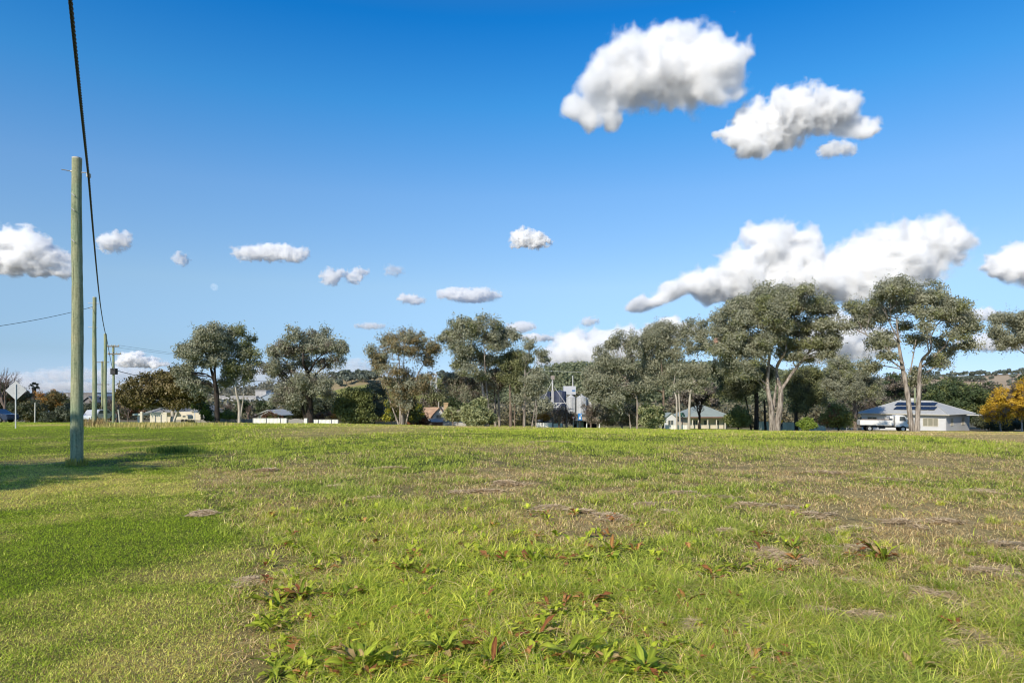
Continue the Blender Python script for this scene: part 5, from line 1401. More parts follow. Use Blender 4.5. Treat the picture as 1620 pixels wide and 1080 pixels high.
# ---- green roofed house with verandah
def green_house():
    d = 116
    x, y, z = at(1090, d); z = Zr(679.5, d)
    k = d / F
    h = empty('house', (x, y, z), rad(3), 'cream house with green-grey hip roof and a posted front verandah', 'house')
    W_ = 66 * k; H = (679 - 661) * k + .25
    MB().box(.3, W_ - .2, 1.1, 9, -.5, H).build('wall', M_cream, h)
    rm, pts = hip_roof(W_, 9.2, 1.95, .5, 3.2, H); rm.build('roof', M_greenroof, h)
    MB().box(-.52, W_ + .52, -.56, -.5, H - .16, H + .02).build('gutter', mat('brown_gutter', (0.22, 0.12, 0.09), .6), h)
    for px_ in (1095.5, 1105, 1120, 1134, 1148):
        xx = (px_ - 1090) * k
        MB().box(xx - .08, xx + .08, -.1, .06, -.5, H - .12).build('verandah_post', M_trim, h)
    for a, b in ((.9, 2.0), (2.9, 3.9), (4.8, 5.6)): window(h, a, b, .7, 1.6, 'y', 1.1)
    MB().box(6.3, 7.0, 1.06, 1.097, -.1, 1.7).build('door', M_blind, h)
    window(h, 7.4, 8.2, .6, 1.6, 'y', 1.1)
    MB().bar((3.35, 4.2, H + 1.6), (3.35, 4.2, H + 2.6), .14).build('flue', M_wsteel, h)
    MB().bar((7.3, .9, H + .5), (7.3, .9, H + 1.1), .08).disc((7.3, .9, H + 1.0), .2, 'z', .25, 12, .06).build('roof_vent', M_wsteel, h)
    # table and seats under the verandah are not modelled as part of the house
    g = MB().prism([(-3.9, -.5), (-1.7, -.5), (-1.7, 1.9), (-2.8, 2.75), (-3.9, 1.9)], 1.2, 8, 'y').build('gable_wing', M_white, h)
    MB().prism([(-4.15, 1.72), (-2.8, 2.80), (-1.45, 1.72), (-1.45, 1.80), (-2.8, 2.90), (-4.15, 1.80)], .95, 8, 'y').build('wing_roof', M_greenroof, h)
    window(h, -3.3, -2.3, .4, 1.6, 'y', 1.2)
green_house()

# ---- house with the rusty gable roof
def rusty_house():
    d = 98; k = d / F
    x, y, _ = at(665, d); z = Zr(672, d)
    h = empty('house', (x, y, z), rad(4), 'old house with a rusty gabled iron roof and a white gable end', 'house')
    def q(px_, py_): return ((px_ - 665) * k, (672 - py_) * k)
    gx0, gz0 = q(680, 659); gx1, gz1 = q(702, 654); ax, az = q(694.5, 645)
    gx0, _ = q(684, 0); gx1, _ = q(705, 0)
    ez = q(0, 659)[1]
    mid = (gx0 + gx1) / 2
    MB().prism([(gx0, -.5), (gx1, -.5), (gx1, ez), (mid, az), (gx0, ez)], 0, 9, 'y').build('wall', M_white, h)
    MB().prism([(gx0 - .35, ez - .28), (mid, az), (gx1 + .35, ez - .28), (gx1 + .35, ez - .18), (mid, az + .12), (gx0 - .35, ez - .18)], -.35, 9, 'y').build('gable_roof', M_rust, h)
    MB().box(.0, gx0, 3.2, 8.6, -.5, ez - .35).build('side_wall', M_white, h)
    MB().prism([(2.6, ez - .35), (5.9, az - .1), (9.2, ez - .35), (9.2, ez - .25), (5.9, az), (2.6, ez - .25)], -.4, mid).build('roof', M_rust, h)
    MB().prism([(2.6, ez - .35), (5.9, az - .1), (9.2, ez - .35), (9.2, ez - .25), (5.9, az), (2.6, ez - .25)], mid, q(728, 0)[0]).build('rear_roof', mat('pale_iron_roof', (0.50, 0.44, 0.36), .7, var=.12, scale=1.5), h)
    MB().box(gx1, q(737, 0)[0], 2.8, 8, -.5, q(0, 660)[1]).build('right_wall', M_white, h)
    MB().prism([(-1.9, q(0, 664.5)[1] - .3), (-.02, q(0, 661)[1] - .1), (-.02, q(0, 661)[1]), (-1.9, q(0, 664.5)[1] - .2)], q(678, 0)[0], q(701, 0)[0]).build('verandah_roof', M_galv, h)
    for px_ in (679, 686, 693, 700): MB().bar((q(px_, 0)[0], -1.8, -.5), (q(px_, 0)[0], -1.8, q(0, 664.5)[1] - .28), .05, 6).build('verandah_post', M_white, h)
    c0, c1 = q(700.5, 0)[0], q(707.5, 0)[0]
    ch = MB().box(c0, c1, 4.0, 4.7, 1.2, q(0, 637)[1]).box(c0 - .06, c1 + .06, 3.94, 4.76, q(0, 639)[1], q(0, 637.6)[1]); ch.build('chimney', M_brick, h)
    MB().bar((q(691.5, 0)[0], 5.9, az), (q(691.5, 0)[0], 5.9, q(0, 636)[1]), .05, 6).build('finial', M_wsteel, h)
    window(h, gx0 + .5, gx0 + 1.4, .5, 1.5, 'y', 0)
rusty_house()

# ---- small grey gabled garage
def garage():
    d = 106; k = d / F
    x, y, _ = at(405, d); z = Zr(671, d)
    h = empty('garage', (x, y, z), rad(-6), 'small pale grey garage with twin gables behind the white fence', 'garage')
    def q(px_, py_): return ((px_ - 405) * k, (671 - py_) * k)
    e = q(0, 656.5)[1]; a = q(0, 649)[1]
    L_ = q(430, 0)[0]
    MB().box(.2, L_, 0, 5, -.5, e).build('wall', mat('pale_grey_cladding', (0.50, 0.53, 0.55), .6, var=.05, scale=1.5), h)
    MB().prism([(-.1, e - .08), (q(425, 0)[0], a), (L_ + 1.0, e + .3), (L_ + 1.0, e + .4), (q(425, 0)[0], a + .12), (-.1, e + .02)], -.3, 5.3, 'y').build('roof', M_galv, h)
    x0, x1, xm = q(424, 0)[0], q(453.5, 0)[0], q(437, 0)[0]
    MB().prism([(x0, e - .05), (xm, q(0, 650)[1]), (x1, e - .05), (x1, e + .06), (xm, q(0, 650)[1] + .12), (x0, e + .06)], -2.2, 3, 'y').build('carport_roof', M_galv, h)
    MB().prism([(x0 + .2, e - .05), (xm, q(0, 650)[1] - .1), (x1 - .2, e - .05)], -2.0, -1.9, 'y').build('gable_infill', mat('pale_grey_cladding', (0.50, 0.53, 0.55)), h)
    MB().box(x0 + .3, x1 - .2, .4, .5, -.5, e - .1).build('interior_shade_sheet', M_dark, h)
    for xx in (x0 + .2, x1 - .25): MB().box(xx, xx + .1, -2.0, -1.9, -.5, e - .05).build('carport_post', M_white, h)
    window(h, .8, 1.5, .4, 1.2, 'y', 0)
garage()

# ---- cream house and porch behind the fig
def cream_house():
    d = 97; k = d / F
    x, y, _ = at(208, d); z = Zr(667, d)
    h = empty('house', (x, y, z), 0, 'low house with tiled roof behind the brown-green tree, flat porch at its left', 'house')
    def q(px_, py_): return ((px_ - 208) * k, (667 - py_) * k)
    MB().box(q(229, 0)[0], q(318, 0)[0], 3, 9, -.5, q(0, 652)[1]).build('wall', M_cream, h)
    e = q(0, 652)[1]
    tile = mat('grey_tiles', (0.25, 0.25, 0.24), .8, var=.12, scale=3)
    m, p = hip_roof(q(262, 0)[0] - q(221, 0)[0], 6, 1.0, .4, 2.5, e); r_ = m.build('roof', tile, h); r_.location = (q(221, 0)[0], 2.6, 0)
    m, p = hip_roof(q(312, 0)[0] - q(290, 0)[0], 5, .8, .3, .8, e + .2); r_ = m.build('roof', tile, h); r_.location = (q(290, 0)[0], 3.0, 0)
    MB().box(q(208.5, 0)[0], q(224, 0)[0], .2, 3.5, q(0, 655.5)[1] - .12, q(0, 654.2)[1]).build('porch_roof', M_pgreen, h)
    for px_ in (215, 218): MB().box(q(px_, 0)[0], q(px_, 0)[0] + .22, .4, .6, -.5, q(0, 655.5)[1] - .12).build('porch_post', M_white, h)
    MB().box(q(223.3, 0)[0], q(226.8, 0)[0], -.3, 0.05, -.5, q(0, 651)[1]).build('pillar', M_cream, h)
    MB().box(q(304, 0)[0], q(323, 0)[0], .5, .7, q(0, 653)[1], q(0, 649)[1]).build('carport_fascia', mat('blue_grey_fascia', (0.16, 0.20, 0.26), .6), h)
    MB().box(q(305, 0)[0], q(322.5, 0)[0], 2.4, 2.5, -.5, q(0, 653)[1]).build('carport_shade_sheet', M_dark, h)
    for px_ in (304.2, 319, 322.4): MB().box(q(px_, 0)[0], q(px_, 0)[0] + .12, .5, .62, -.5, q(0, 653)[1]).build('carport_post', M_white, h)
    d2 = 85.6; k2 = d2 / F
    x, y, _ = at(237, d2); z = Zr(670, d2)
    w_ = empty('garden_wall', (x, y, z), 0, 'cream rendered garden wall under the brown-green tree', 'wall')
    L_ = 27 * k2
    wl = MB()
    for i in range(3): wl.box(L_ / 3 * i + .02, L_ / 3 * (i + 1) - .02, 0, .14, -.5, 18 * k2)
    for i in range(4): wl.box(0, L_, -.012, 0.001 - .004, .25 + i * .33, .27 + i * .33)
    wl.build('panel', M_cream, w_)
    for i in (1, 2): MB().box(L_ / 3 * i - .06, L_ / 3 * i + .06, -.03, .17, -.5, 13 * k2).build('post', M_post, w_)
    d3 = 95; x, y, _ = at(285, d3); z = Zr(663, d3)
    c = empty('caravan', (x, y, z), 0, 'small rounded cream caravan beside the blue carport', 'caravan')
    k3 = d3 / F
    MB().prism([(0, .0), (.0, .3), (.18, .55), (.45, .62), (.85, .62), (1.05, .45), (1.1, .0)], 0, 1.6, 'y').build('body', M_cream, c, bevel=.03)
    MB().box(.35, .75, -.012, -.004, .3, .5).build('window', M_glass, c)
    for s_ in (.3, .8): MB().disc((s_, -.02, -.2), .2, 'y', .15, 12).build('wheel', M_rubber, c)
cream_house()

# ---- fences
def panel_fence(name, label, px0, px1, top, d, posts, m, mp, corr=True, z_=None, h_=None, mat_post=True):
    k = d / F
    x, y, _ = at(px0, d); z = Zr(672, d) if z_ is None else z_
    f = empty(name, (x, y, z), 0, label, 'fence')
    H = Zr(top, d) - z
    edges = [px0] + posts + [px1]
    for a, b in zip(edges[:-1], edges[1:]):
        x0, x1 = (a - px0) * k + .05, (b - px0) * k - .05
        v = MB()
        if corr:
            n = max(6, int((x1 - x0) / .12)); prof = []
            for i in range(n + 1):
                xx = x0 + (x1 - x0) * i / n; yy = -.035 if (i % 4) in (1, 2) else 0
                prof.append((xx, yy))
            for i in range(n): v.poly([(prof[i][0], prof[i][1], -.6), (prof[i + 1][0], prof[i + 1][1], -.6), (prof[i + 1][0], prof[i + 1][1], H), (prof[i][0], prof[i][1], H)])
            v.box(x0, x1, -.05, .03, H, H + .05)
        else:
            n = max(3, int((x1 - x0) / .14))
            for i in range(n):
                a0 = x0 + (x1 - x0) * i / n; jit = .03 * math.sin(i * 12.9898 + px0)
                v.box(a0 + .008, a0 + (x1 - x0) / n - .008, 0, .025, -.6, H + jit)
            v.box(x0, x1, .027, .07, H * .25, H * .25 + .08).box(x0, x1, .027, .07, H * .8, H * .8 + .08)
        v.build('panel', m, f)
    if mat_post:
        for p_ in edges: MB().box((p_ - px0) * k - .045, (p_ - px0) * k + .045, -.055, .05, -.6, H + .06).build('post', mp, f)
    return f
panel_fence('panel_fence', 'white sheet steel fence left of the paling gate, in three bays', 400, 454, 662, 81.5, [421.5, 443.5], M_fencew, M_post)
panel_fence('panel_fence', 'white sheet steel fence right of the thick black gum trunk', 496, 535, 664, 81.5, [503.5, 524.5], M_fencew, M_post)
panel_fence('paling_fence', 'low weathered grey paling fence between the two leftmost gums', 345, 399, 663, 97, [360, 372, 386], M_grey, M_grey, corr=False)
panel_fence('paling_fence', 'dark grey paling fence in the shade right of the cream garden wall', 277, 344, 664, 96, [290, 303, 317, 330], M_grey, M_grey, corr=False)
panel_fence('paling_fence', 'red-brown timber fence in front of the rusty roofed house', 641, 700, 667.5, 92, [653, 665, 677, 689], M_redfence, M_redfence, corr=False, z_=Zr(674, 92))
panel_fence('paling_fence', 'pale grey timber fence right of the red-brown one', 701, 737, 668, 91, [712, 724], mat('pale_grey_timber', (0.50, 0.48, 0.45), .85, var=.12, scale=4, stretch=(6, 6, .6)), M_grey, corr=False, z_=Zr(674, 91))
panel_fence('paling_fence', 'low pale timber fence at the foot of the many trunked gum', 562, 640, 667, 94, [577, 592, 608, 624], mat('pale_grey_timber', (0.5, 0.48, 0.45)), M_grey, corr=False, z_=Zr(674, 94))
panel_fence('panel_fence', 'low white fence in front of the silos', 848, 874, 669, 91, [857.5], M_fencew, M_post, z_=Zr(676, 91))
panel_fence('panel_fence', 'pale green-white fence right beside the low white fence before the silos', 875, 890, 670, 91, [], mat('pale_mint_steel', (0.58, 0.64, 0.58), .5, var=.04), M_post, z_=Zr(676, 91))
panel_fence('panel_fence', 'white front fence of the green roofed house', 1053, 1087, 672.5, 88.6, [1061, 1070, 1079], M_fencew, M_fencew, z_=Zr(679, 88.6))
panel_fence('panel_fence', 'pale green sheet fence left of the largest gum trunk', 1199, 1222, 667, 101, [1210], M_pgreen, M_pgreen, z_=Zr(681, 101))
panel_fence('panel_fence', 'pale green sheet fence between the largest gum and the small bright bush', 1236, 1266, 668, 101, [1250], M_pgreen, M_pgreen, z_=Zr(681, 101))
panel_fence('panel_fence', 'pale green sheet fence right of the small bright bush', 1281, 1305, 671.5, 101, [1293], M_pgreen, M_pgreen, z_=Zr(682, 101))
def rail_fence():
    d = 98; k = d / F; x, y, _ = at(1306, d); z = Zr(682, d)
    f = empty('wire_fence', (x, y, z), 0, 'low grey post and rail fence left of the white truck', 'fence')
    L_ = 50 * k; H = 5.5 * k
    for i in range(7): MB().bar((L_ * i / 6, 0, -.3), (L_ * i / 6, 0, H + .04), .035, 6).build('post', M_wsteel, f)
    MB().bar((0, 0, H), (L_, 0, H), .025, 6).bar((0, 0, H * .45), (L_, 0, H * .45), .02, 6).build('rail', M_wsteel, f)
rail_fence()
def gate():
    d = 81.6; k = d / F; x, y, _ = at(455, d); z = Zr(671.5, d)
    g = empty('paling_gate', (x, y, z), 0, 'arched grey paling driveway gate between the two white fences', 'gate')
    L_ = 26 * k
    for s in (0, 1):
        m = MB()
        for i in range(12):
            t = (i + .5) / 12; xx = L_ / 2 * (s + t); hh = (6.5 + 3.2 * math.sin(math.pi * (s + t) / 2)) * k
            m.box(xx - .042, xx + .042, 0, .03, .0, hh)
        m.box(L_ / 2 * s, L_ / 2 * (s + 1) - .03, .032, .07, .2, .28).box(L_ / 2 * s, L_ / 2 * (s + 1) - .03, .032, .07, .55, .63)
        m.build('gate_leaf', M_grey, g)
    MB().box(L_ + .02, L_ + .38, -.1, .3, -.4, 10 * k).build('pier', M_fencew, g)
gate()

# ---- things beyond: works and sheds
def shed(name, label, px0, px1, top, d, m, depth=14, roof=None, gable=0.0, mroof=None, rz=0.0, extra=None, cat='building', zb=-6):
    k = d / F; x = X(px0, d)
    b = empty(name, (x, d, zb), rz, label, cat)
    W_ = (px1 - px0) * k; H = Zr(top, d) - zb
    wl = MB().box(0, W_, 0, depth, 0, H)
    n = int(W_ / 1.2)
    for i in range(1, n): wl.box(W_ * i / n - .04, W_ * i / n + .04, -.03, -.004, 0.1, H - .1)
    wl.build('wall', m, b)
    if gable:
        MB().prism([(-.4, H + .003), (W_ / 2, H + gable), (W_ + .4, H + .003), (W_ + .4, H + .15), (W_ / 2, H + gable + .2), (-.4, H + .15)], -.3, depth + .3, 'y').build('roof', mroof, b)
        MB().prism([(0, H + .002), (W_, H + .002), (W_ / 2, H + gable - .01)], 0, .2, 'y').build('gable_end', m, b)
    else:
        MB().box(-.2, W_ + .2, -.2, depth + .2, H + .003, H + .3).build('roof_edge', mroof or m, b)
    return b, W_, H, k
b, W_, H, k = shed('factory', 'grey-brown clad industrial shed behind the near pole', 101, 147, 622, 260, M_brownsteel, 20)
MB().box(-.05, 1.6, -.06, -.035, .2, H - .2).build('pale_panel', M_conc, b)
shed('factory', 'low dark roofed shed with pale wall right of the second pole', 147, 160, 628, 250, M_brownsteel, 12, gable=1.0, mroof=M_bluesteel)
b, W_, H, k = shed('concrete_building', 'long pale concrete works building behind the two leftmost gums', 346, 405, 627, 300, M_conc, 20)
for i in range(6): MB().box(1 + i * 2.6, 2.4 + i * 2.6, -.06, -.035, H - 3.2, H - 1.4).build('window', M_glass, b)
shed('concrete_tower', 'plain grey concrete tower block beside the blue-grey shed', 404, 421, 618, 302, M_conc, 6)
b, W_, H, k = shed('factory', 'blue-grey steel shed with a low gable roof right of the concrete tower', 407.5, 447, 631, 296, M_bluesteel, 18, gable=2.6, mroof=M_bluesteel)
for i in range(3): MB().box(.8 + i * 2.0, 2.2 + i * 2.0, -.06, -.035, H - 2.8, H - .6).build('window', M_glass, b)
shed('house', 'tan building glimpsed through the lower branches of the thick trunked gum', 474, 484, 628, 150, M_brick, 6, gable=.8, mroof=M_rust)
shed('shed', 'low dark shed with orange tinged roof in front of the silos', 857, 886, 668, 104, mat('charcoal_cladding', (0.09, 0.09, 0.10), .7), 6, gable=1.0, mroof=mat('charcoal_roof', (0.10, 0.10, 0.115), .6), zb=-5)
def shelter():
    d = 100; k = d / F; x = X(909, d); z = Zr(678, d)
    s = empty('shelter', (x, d, z), 0, 'open shelter with a low brown roof on posts behind the blue sign', 'shelter')
    def q(px_): return (px_ - 909) * k
    MB().prism([(-1, 1.15), (1.4, 1.55), (3.8, 1.15), (3.8, 1.22), (1.4, 1.68), (-1, 1.22)], 0, q(949)).build('roof', mat('tan_roof', (0.42, 0.34, 0.24), .8, var=.15, scale=2), s)
    for px_ in (912.5, 927, 933, 946): MB().box(q(px_), q(px_) + .12, -.8, -.68, -.4, 1.17).build('post', M_white, s)
    MB().box(q(915), q(926), 2.5, 2.6, -.3, .9).build('rear_panel', M_pgreen, s)
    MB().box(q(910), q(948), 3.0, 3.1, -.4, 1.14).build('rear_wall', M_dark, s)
shelter()

def silo(px, r_px, top, d, m, label, cone=1.2, name='silo', base=662):
    k = d / F; x = X(px, d); r = r_px * k; zb = Zr(base, d); zt = Zr(top, d)
    s = empty(name, (x, d, zb), 0, label, 'silo' if name == 'silo' else 'tank')
    H = zt - zb
    n = 28; path = []
    for i in range(40):
        t = i / 39; path.append([0, 0, H * t, r * (1 + .006 * (i % 2))])
    v, q = tube_geo(np.array(path), n, np.random.default_rng(0))
    np_mesh('shell', v, q, m, parent=s)
    MB().disc((0, 0, H + .003), r * 1.03, 'z', cone, n, .25).build('roof', M_steel if cone > .5 else m, s)
    MB().disc((0, 0, H + cone), .3, 'z', .25, 12).build('lid', m, s)
    for a in (0.2, 2.1, 4.0, 5.4): MB().box(r * math.cos(a) - .08, r * math.cos(a) + .08, r * math.sin(a) - .08, r * math.sin(a) + .08, .1, H - .1).build('stiffener', m, s)
    lad = MB()
    for sx in (-.25, .25): lad.bar((sx, -r - .14, 0), (sx, -r - .14, H), .03, 5)
    for i in range(int(H / .5)): lad.bar((-.25, -r - .14, .3 + i * .5), (.25, -r - .14, .3 + i * .5), .02, 4)
    lad.build('ladder', M_steel, s)
    return s
silo(903.5, 7.3, 629, 225, M_steel, 'left one of the bright steel silos beside the grey elevator box', 1.0)
silo(920, 8.2, 629, 224, M_steel, 'middle bright steel silo, just behind the blue sign', 1.0)
silo(936, 7.6, 630, 226, M_steel, 'right bright steel silo, half hidden by the grey gum', 1.0)
silo(863, 9.5, 620, 232, M_tank, 'left dark blue tank beside the elevator leg', .3, 'tank', 650)
silo(886, 9.8, 619, 233, M_tank, 'right dark blue tank beside the grey elevator box', .3, 'tank', 650)
def works():
    d = 240; k = d / F; x = X(892, d); zb = Zr(662, d)
    b = empty('elevator_house', (x, d, zb), 0, 'grey boxy elevator house with a thin mast, above the steel silos', 'building')
    def q(px_, py_): return ((px_ - 892) * k, (662 - py_) * k)
    MB().box(0, q(911, 0)[0], 0, 4.5, q(0, 624)[1], q(0, 610.5)[1]).box(.4, q(900, 0)[0], .3, 4, 0, q(0, 624)[1] - .003).build('wall', mat('light_grey_cladding', (0.50, 0.51, 0.53), .6, var=.04, scale=.5), b)
    MB().box(q(905, 0)[0], q(910, 0)[0], -.05, -.01, q(0, 619)[1], q(0, 616.5)[1]).build('blue_vent', mat('mid_blue_paint', (0.10, 0.22, 0.42), .5), b)
    MB().bar((q(907, 0)[0], 2, q(0, 610.5)[1]), (q(907, 0)[0], 2, q(0, 593.5)[1]), .16, 8).build('mast', M_wsteel, b)
    d = 222; k = d / F; x = X(874, d); zb = Zr(662, d)
    e = empty('bucket_elevator', (x, d, zb), 0, 'tall pale bucket elevator leg with sloping chutes between the blue tanks', 'elevator')
    def q2(px_, py_): return ((px_ - 874) * k, (662 - py_) * k)
    MB().box(-.38, .38, -.3, .3, 0, q2(0, 617)[1]).build('leg', M_conc, e)
    MB().box(-.2, .2, -.2, .2, q2(0, 617)[1] + .002, q2(0, 599)[1]).build('casing', M_wsteel, e)
    MB().box(-.55, .65, -.5, .5, q2(0, 600)[1], q2(0, 594)[1]).build('head', mat('brown_grey_steel', (0.30, 0.25, 0.22), .6), e)
    MB().bar((0, -.3, q2(0, 602)[1]), (q2(859, 0)[0], -.3, q2(0, 633)[1]), .08, 6).build('chute', M_wsteel, e)
    MB().bar((.6, -.3, q2(0, 612)[1]), (q2(896, 0)[0], -.3, q2(0, 640)[1]), .08, 6).build('chute', M_wsteel, e)
    cat_ = MB()
    for (a, b_, c, f_) in ((857, 634.5, 874, 634.5), (874, 637, 900, 637), (868, 644, 892, 644), (868, 644, 868, 662), (892, 644, 892, 662), (880, 637, 880, 662), (874, 644, 880, 637), (880, 644, 888, 637)):
        cat_.bar((q2(a, 0)[0], -1.2, q2(0, b_)[1]), (q2(c, 0)[0], -1.2, q2(0, f_)[1]), .11, 5)
    cat_.build('catwalk', M_wsteel, e)
    # lattice tower seen between the gums
    d = 200; k = d / F; zb = Zr(650, d)
    t = empty('lattice_tower', (X(686, d), d, zb), 0, 'white lattice steel tower glimpsed between the centre gums', 'tower')
    Ht = (650 - 593) * k; w_ = 4.5 * k; m = MB()
    cs_ = [(-w_, -w_), (w_, -w_), (w_, w_), (-w_, w_)]
    for (a, b_) in cs_: m.bar((a, b_, 0), (a, b_, Ht), .14, 5)
    n = 5
    for i in range(n):
        z0, z1 = Ht * i / n, Ht * (i + 1) / n
        for j in range(4):
            p, q_ = cs_[j], cs_[(j + 1) % 4]
            m.bar((*p, z0), (*q_, z1), .08, 4).bar((*p, z1), (*q_, z1), .08, 4)
    m.build('frame', M_wsteel, t)
    MB().box(-w_ * 2.4, w_ * 1.2, -w_, w_, Ht, Ht + .35).build('platform', M_wsteel, t)
    MB().bar((-w_ * 2.3, 0, 0), (-w_ * 2.3, 0, Ht), .12, 5).build('outer_leg', M_wsteel, t)
works()
# ---------------------------------------------------------------- timber poles and lines
def pole_mat():
    m = bpy.data.materials.new('green_treated_pole')
    t, out = nodes_of(m); N = t.nodes.new; L = t.links.new
    tc = N('ShaderNodeTexCoord'); mp = N('ShaderNodeMapping'); mp.inputs['Scale'].default_value = (9, 9, .55)
    n = N('ShaderNodeTexNoise'); n.inputs['Scale'].default_value = 3; n.inputs['Detail'].default_value = 8; n.inputs['Roughness'].default_value = .7
    n2 = N('ShaderNodeTexNoise'); n2.inputs['Scale'].default_value = 1.1; n2.inputs['Detail'].default_value = 4
    n3 = N('ShaderNodeTexNoise'); n3.inputs['Scale'].default_value = 22; n3.inputs['Detail'].default_value = 3
    cr = N('ShaderNodeValToRGB'); e = cr.color_ramp.elements
    e[0].position = .33; e[0].color = (0.17, 0.195, 0.12, 1); e[1].position = .66; e[1].color = (0.42, 0.44, 0.29, 1)
    cr2 = N('ShaderNodeValToRGB'); e = cr2.color_ramp.elements
    e[0].position = .40; e[0].color = (.80, .90, .86, 1); e[1].position = .62; e[1].color = (1.08, 1.0, .92, 1)
    mx = N('ShaderNodeMix'); mx.data_type = 'RGBA'; mx.blend_type = 'MULTIPLY'; mx.inputs[0].default_value = 1
    b = N('ShaderNodeBsdfPrincipled'); b.inputs['Roughness'].default_value = .85; b.inputs['Specular IOR Level'].default_value = .2
    bp = N('ShaderNodeBump'); bp.inputs['Strength'].default_value = .5; bp.inputs['Distance'].default_value = .015
    L(tc.outputs['Object'], mp.inputs[0]); L(mp.outputs[0], n.inputs['Vector']); L(tc.outputs['Object'], n2.inputs['Vector']); L(tc.outputs['Object'], n3.inputs['Vector'])
    ad = N('ShaderNodeMath'); ad.operation = 'MULTIPLY_ADD'; ad.inputs[1].default_value = .35
    L(n3.outputs[0], ad.inputs[0]); L(n.outputs[0], ad.inputs[2])
    sb = N('ShaderNodeMath'); sb.operation = 'SUBTRACT'; sb.inputs[1].default_value = .175
    L(ad.outputs[0], sb.inputs[0])
    L(sb.outputs[0], cr.inputs[0]); L(n2.outputs[0], cr2.inputs[0]); L(cr.outputs[0], mx.inputs[6]); L(cr2.outputs[0], mx.inputs[7])
    mp2 = N('ShaderNodeMapping'); mp2.inputs['Scale'].default_value = (26, 26, .28)
    n4 = N('ShaderNodeTexNoise'); n4.inputs['Scale'].default_value = 1.6; n4.inputs['Detail'].default_value = 3
    cr4 = N('ShaderNodeValToRGB'); e = cr4.color_ramp.elements                     # drying checks: long dark cracks
    e[0].position = .30; e[0].color = (.25, .24, .22, 1); e[1].position = .36; e[1].color = (1, 1, 1, 1)
    mx4 = N('ShaderNodeMix'); mx4.data_type = 'RGBA'; mx4.blend_type = 'MULTIPLY'; mx4.inputs[0].default_value = 1
    L(tc.outputs['Object'], mp2.inputs[0]); L(mp2.outputs[0], n4.inputs['Vector']); L(n4.outputs[0], cr4.inputs[0])
    L(mx.outputs[2], mx4.inputs[6]); L(cr4.outputs[0], mx4.inputs[7]); mx = mx4
    L(mx.outputs[2], b.inputs['Base Color']); L(ad.outputs[0], bp.inputs['Height']); L(bp.outputs[0], b.inputs['Normal']); L(b.outputs[0], out.inputs[0])
    return m
M_pole = pole_mat()
M_cap = mat('sawn_pole_end', (0.55, 0.53, 0.47), .9, var=.1, scale=12)
M_gal = mat('galvanised_hardware', (0.45, 0.45, 0.44), .5, .5, var=.1, scale=10)
M_wood = mat('crossarm_timber', (0.20, 0.17, 0.13), .85, var=.2, scale=5)

def pole(px, d, top, label, r0, r1, name='power_pole', lean=0.0, seed=1, base_py=None):
    x, y, z = at(px, d)
    if base_py: z = min(z, 99)
    H = Zr(top, d) - z
    p = empty(name, (x, y, z), 0, label, 'power pole', 'timber power poles along the verge')
    rng = np.random.default_rng(seed); path = []
    for i in range(60):
        t = i / 59; path.append([lean * t + .012 * math.sin(t * 9 + seed), .010 * math.sin(t * 7 + 2 * seed), -.4 + (H + .4) * t, (r0 + (r1 - r0) * t) * (1 + .018 * math.sin(t * 23 + seed) + .012 * rng.normal())])
    v, q = tube_geo(np.array(path), 24, rng, .004)
    np_mesh('shaft', v, q, M_pole, parent=p, smooth=True)
    MB().disc((path[-1][0], path[-1][1], H - .03), path[-1][3] * 1.005, 'z', .035, 24).build('top_cap', M_cap, p)
    return p, H

GRP = 'timber power poles along the verge'
P1 = (X(140, 17.4), 17.4, Zr(275, 17.4))
p1, H1 = pole(122, 17.4, 250, 'nearest tall green-tinged timber power pole on the mown verge', .150, .112, seed=3)
k1 = 17.4 / F
zb = Zr(273, 17.4) - p1.location.z
MB().bar((-.32, -.12, zb + .04), (-.1, -.02, zb + .02), .012, 6).bar((.1, 0, zb), ((140.5 - 122) * k1, 0, zb - .01), .014, 6).build('bracket', M_gal, p1)
MB().disc((-.135, -.03, zb + .02), .03, 'x', .03, 10).build('nut', M_gal, p1)
cl = MB().box((140 - 122) * k1 - .03, (140 - 122) * k1 + .04, -.05, .05, zb - .13, zb - .02); cl.build('cable_clamp', M_cap, p1, bevel=.01)
for (py_, s) in ((310, 1), (333, 1), (382, 1)):
    z = Zr(py_, 17.4) - p1.location.z
    MB().bar((-.08, -.115, z + .04), (.06, -.19, z - .06), .010, 6).build('step_bolt', M_gal, p1)
p2, H2 = pole(149.5, 43, 470, 'second timber pole in the row, with weeds at its foot', .145, .105, seed=5)
p3, H3 = pole(166.5, 61, 528, 'plain topped timber pole, third in the row', .15, .12, seed=7)
p4, H4 = pole(162, 93, 571, 'thin far timber pole between the second and third poles', .16, .13, seed=8)
p5, H5 = pole(179.5, 73, 546, 'timber pole with crossarms at the right end of the row', .13, .11, seed=9)
def bracket(p, d, px, py, px_e, n='bracket'):
    k = d / F; z = Zr(py, d) - p.location.z
    MB().bar((-.4, 0, z + .02), ((px_e - px) * k, 0, z), .02, 6).build(n, M_gal, p)
bracket(p2, 43, 149.5, 480, 157); bracket(p2, 43, 149.5, 518, 154); bracket(p2, 43, 149.5, 488, 153)
k5 = 73 / F
for py_, a, b in ((548, 170.5, 190), (560, 172, 193)):
    z = Zr(py_, 73) - p5.location.z
    ca = MB().box((a - 179.5) * k5, (b - 179.5) * k5, -.2, -.13, z - .06, z + .06).build('crossarm', M_wood, p5)
    for t in (.06, .35, .65, .94):
        xx = (a + (b - a) * t - 179.5) * k5
        MB().disc((xx, -.165, z + .061), .05, 'z', .16, 8, .03).build('insulator', M_cap, ca)
zz = Zr(587, 73) - p5.location.z
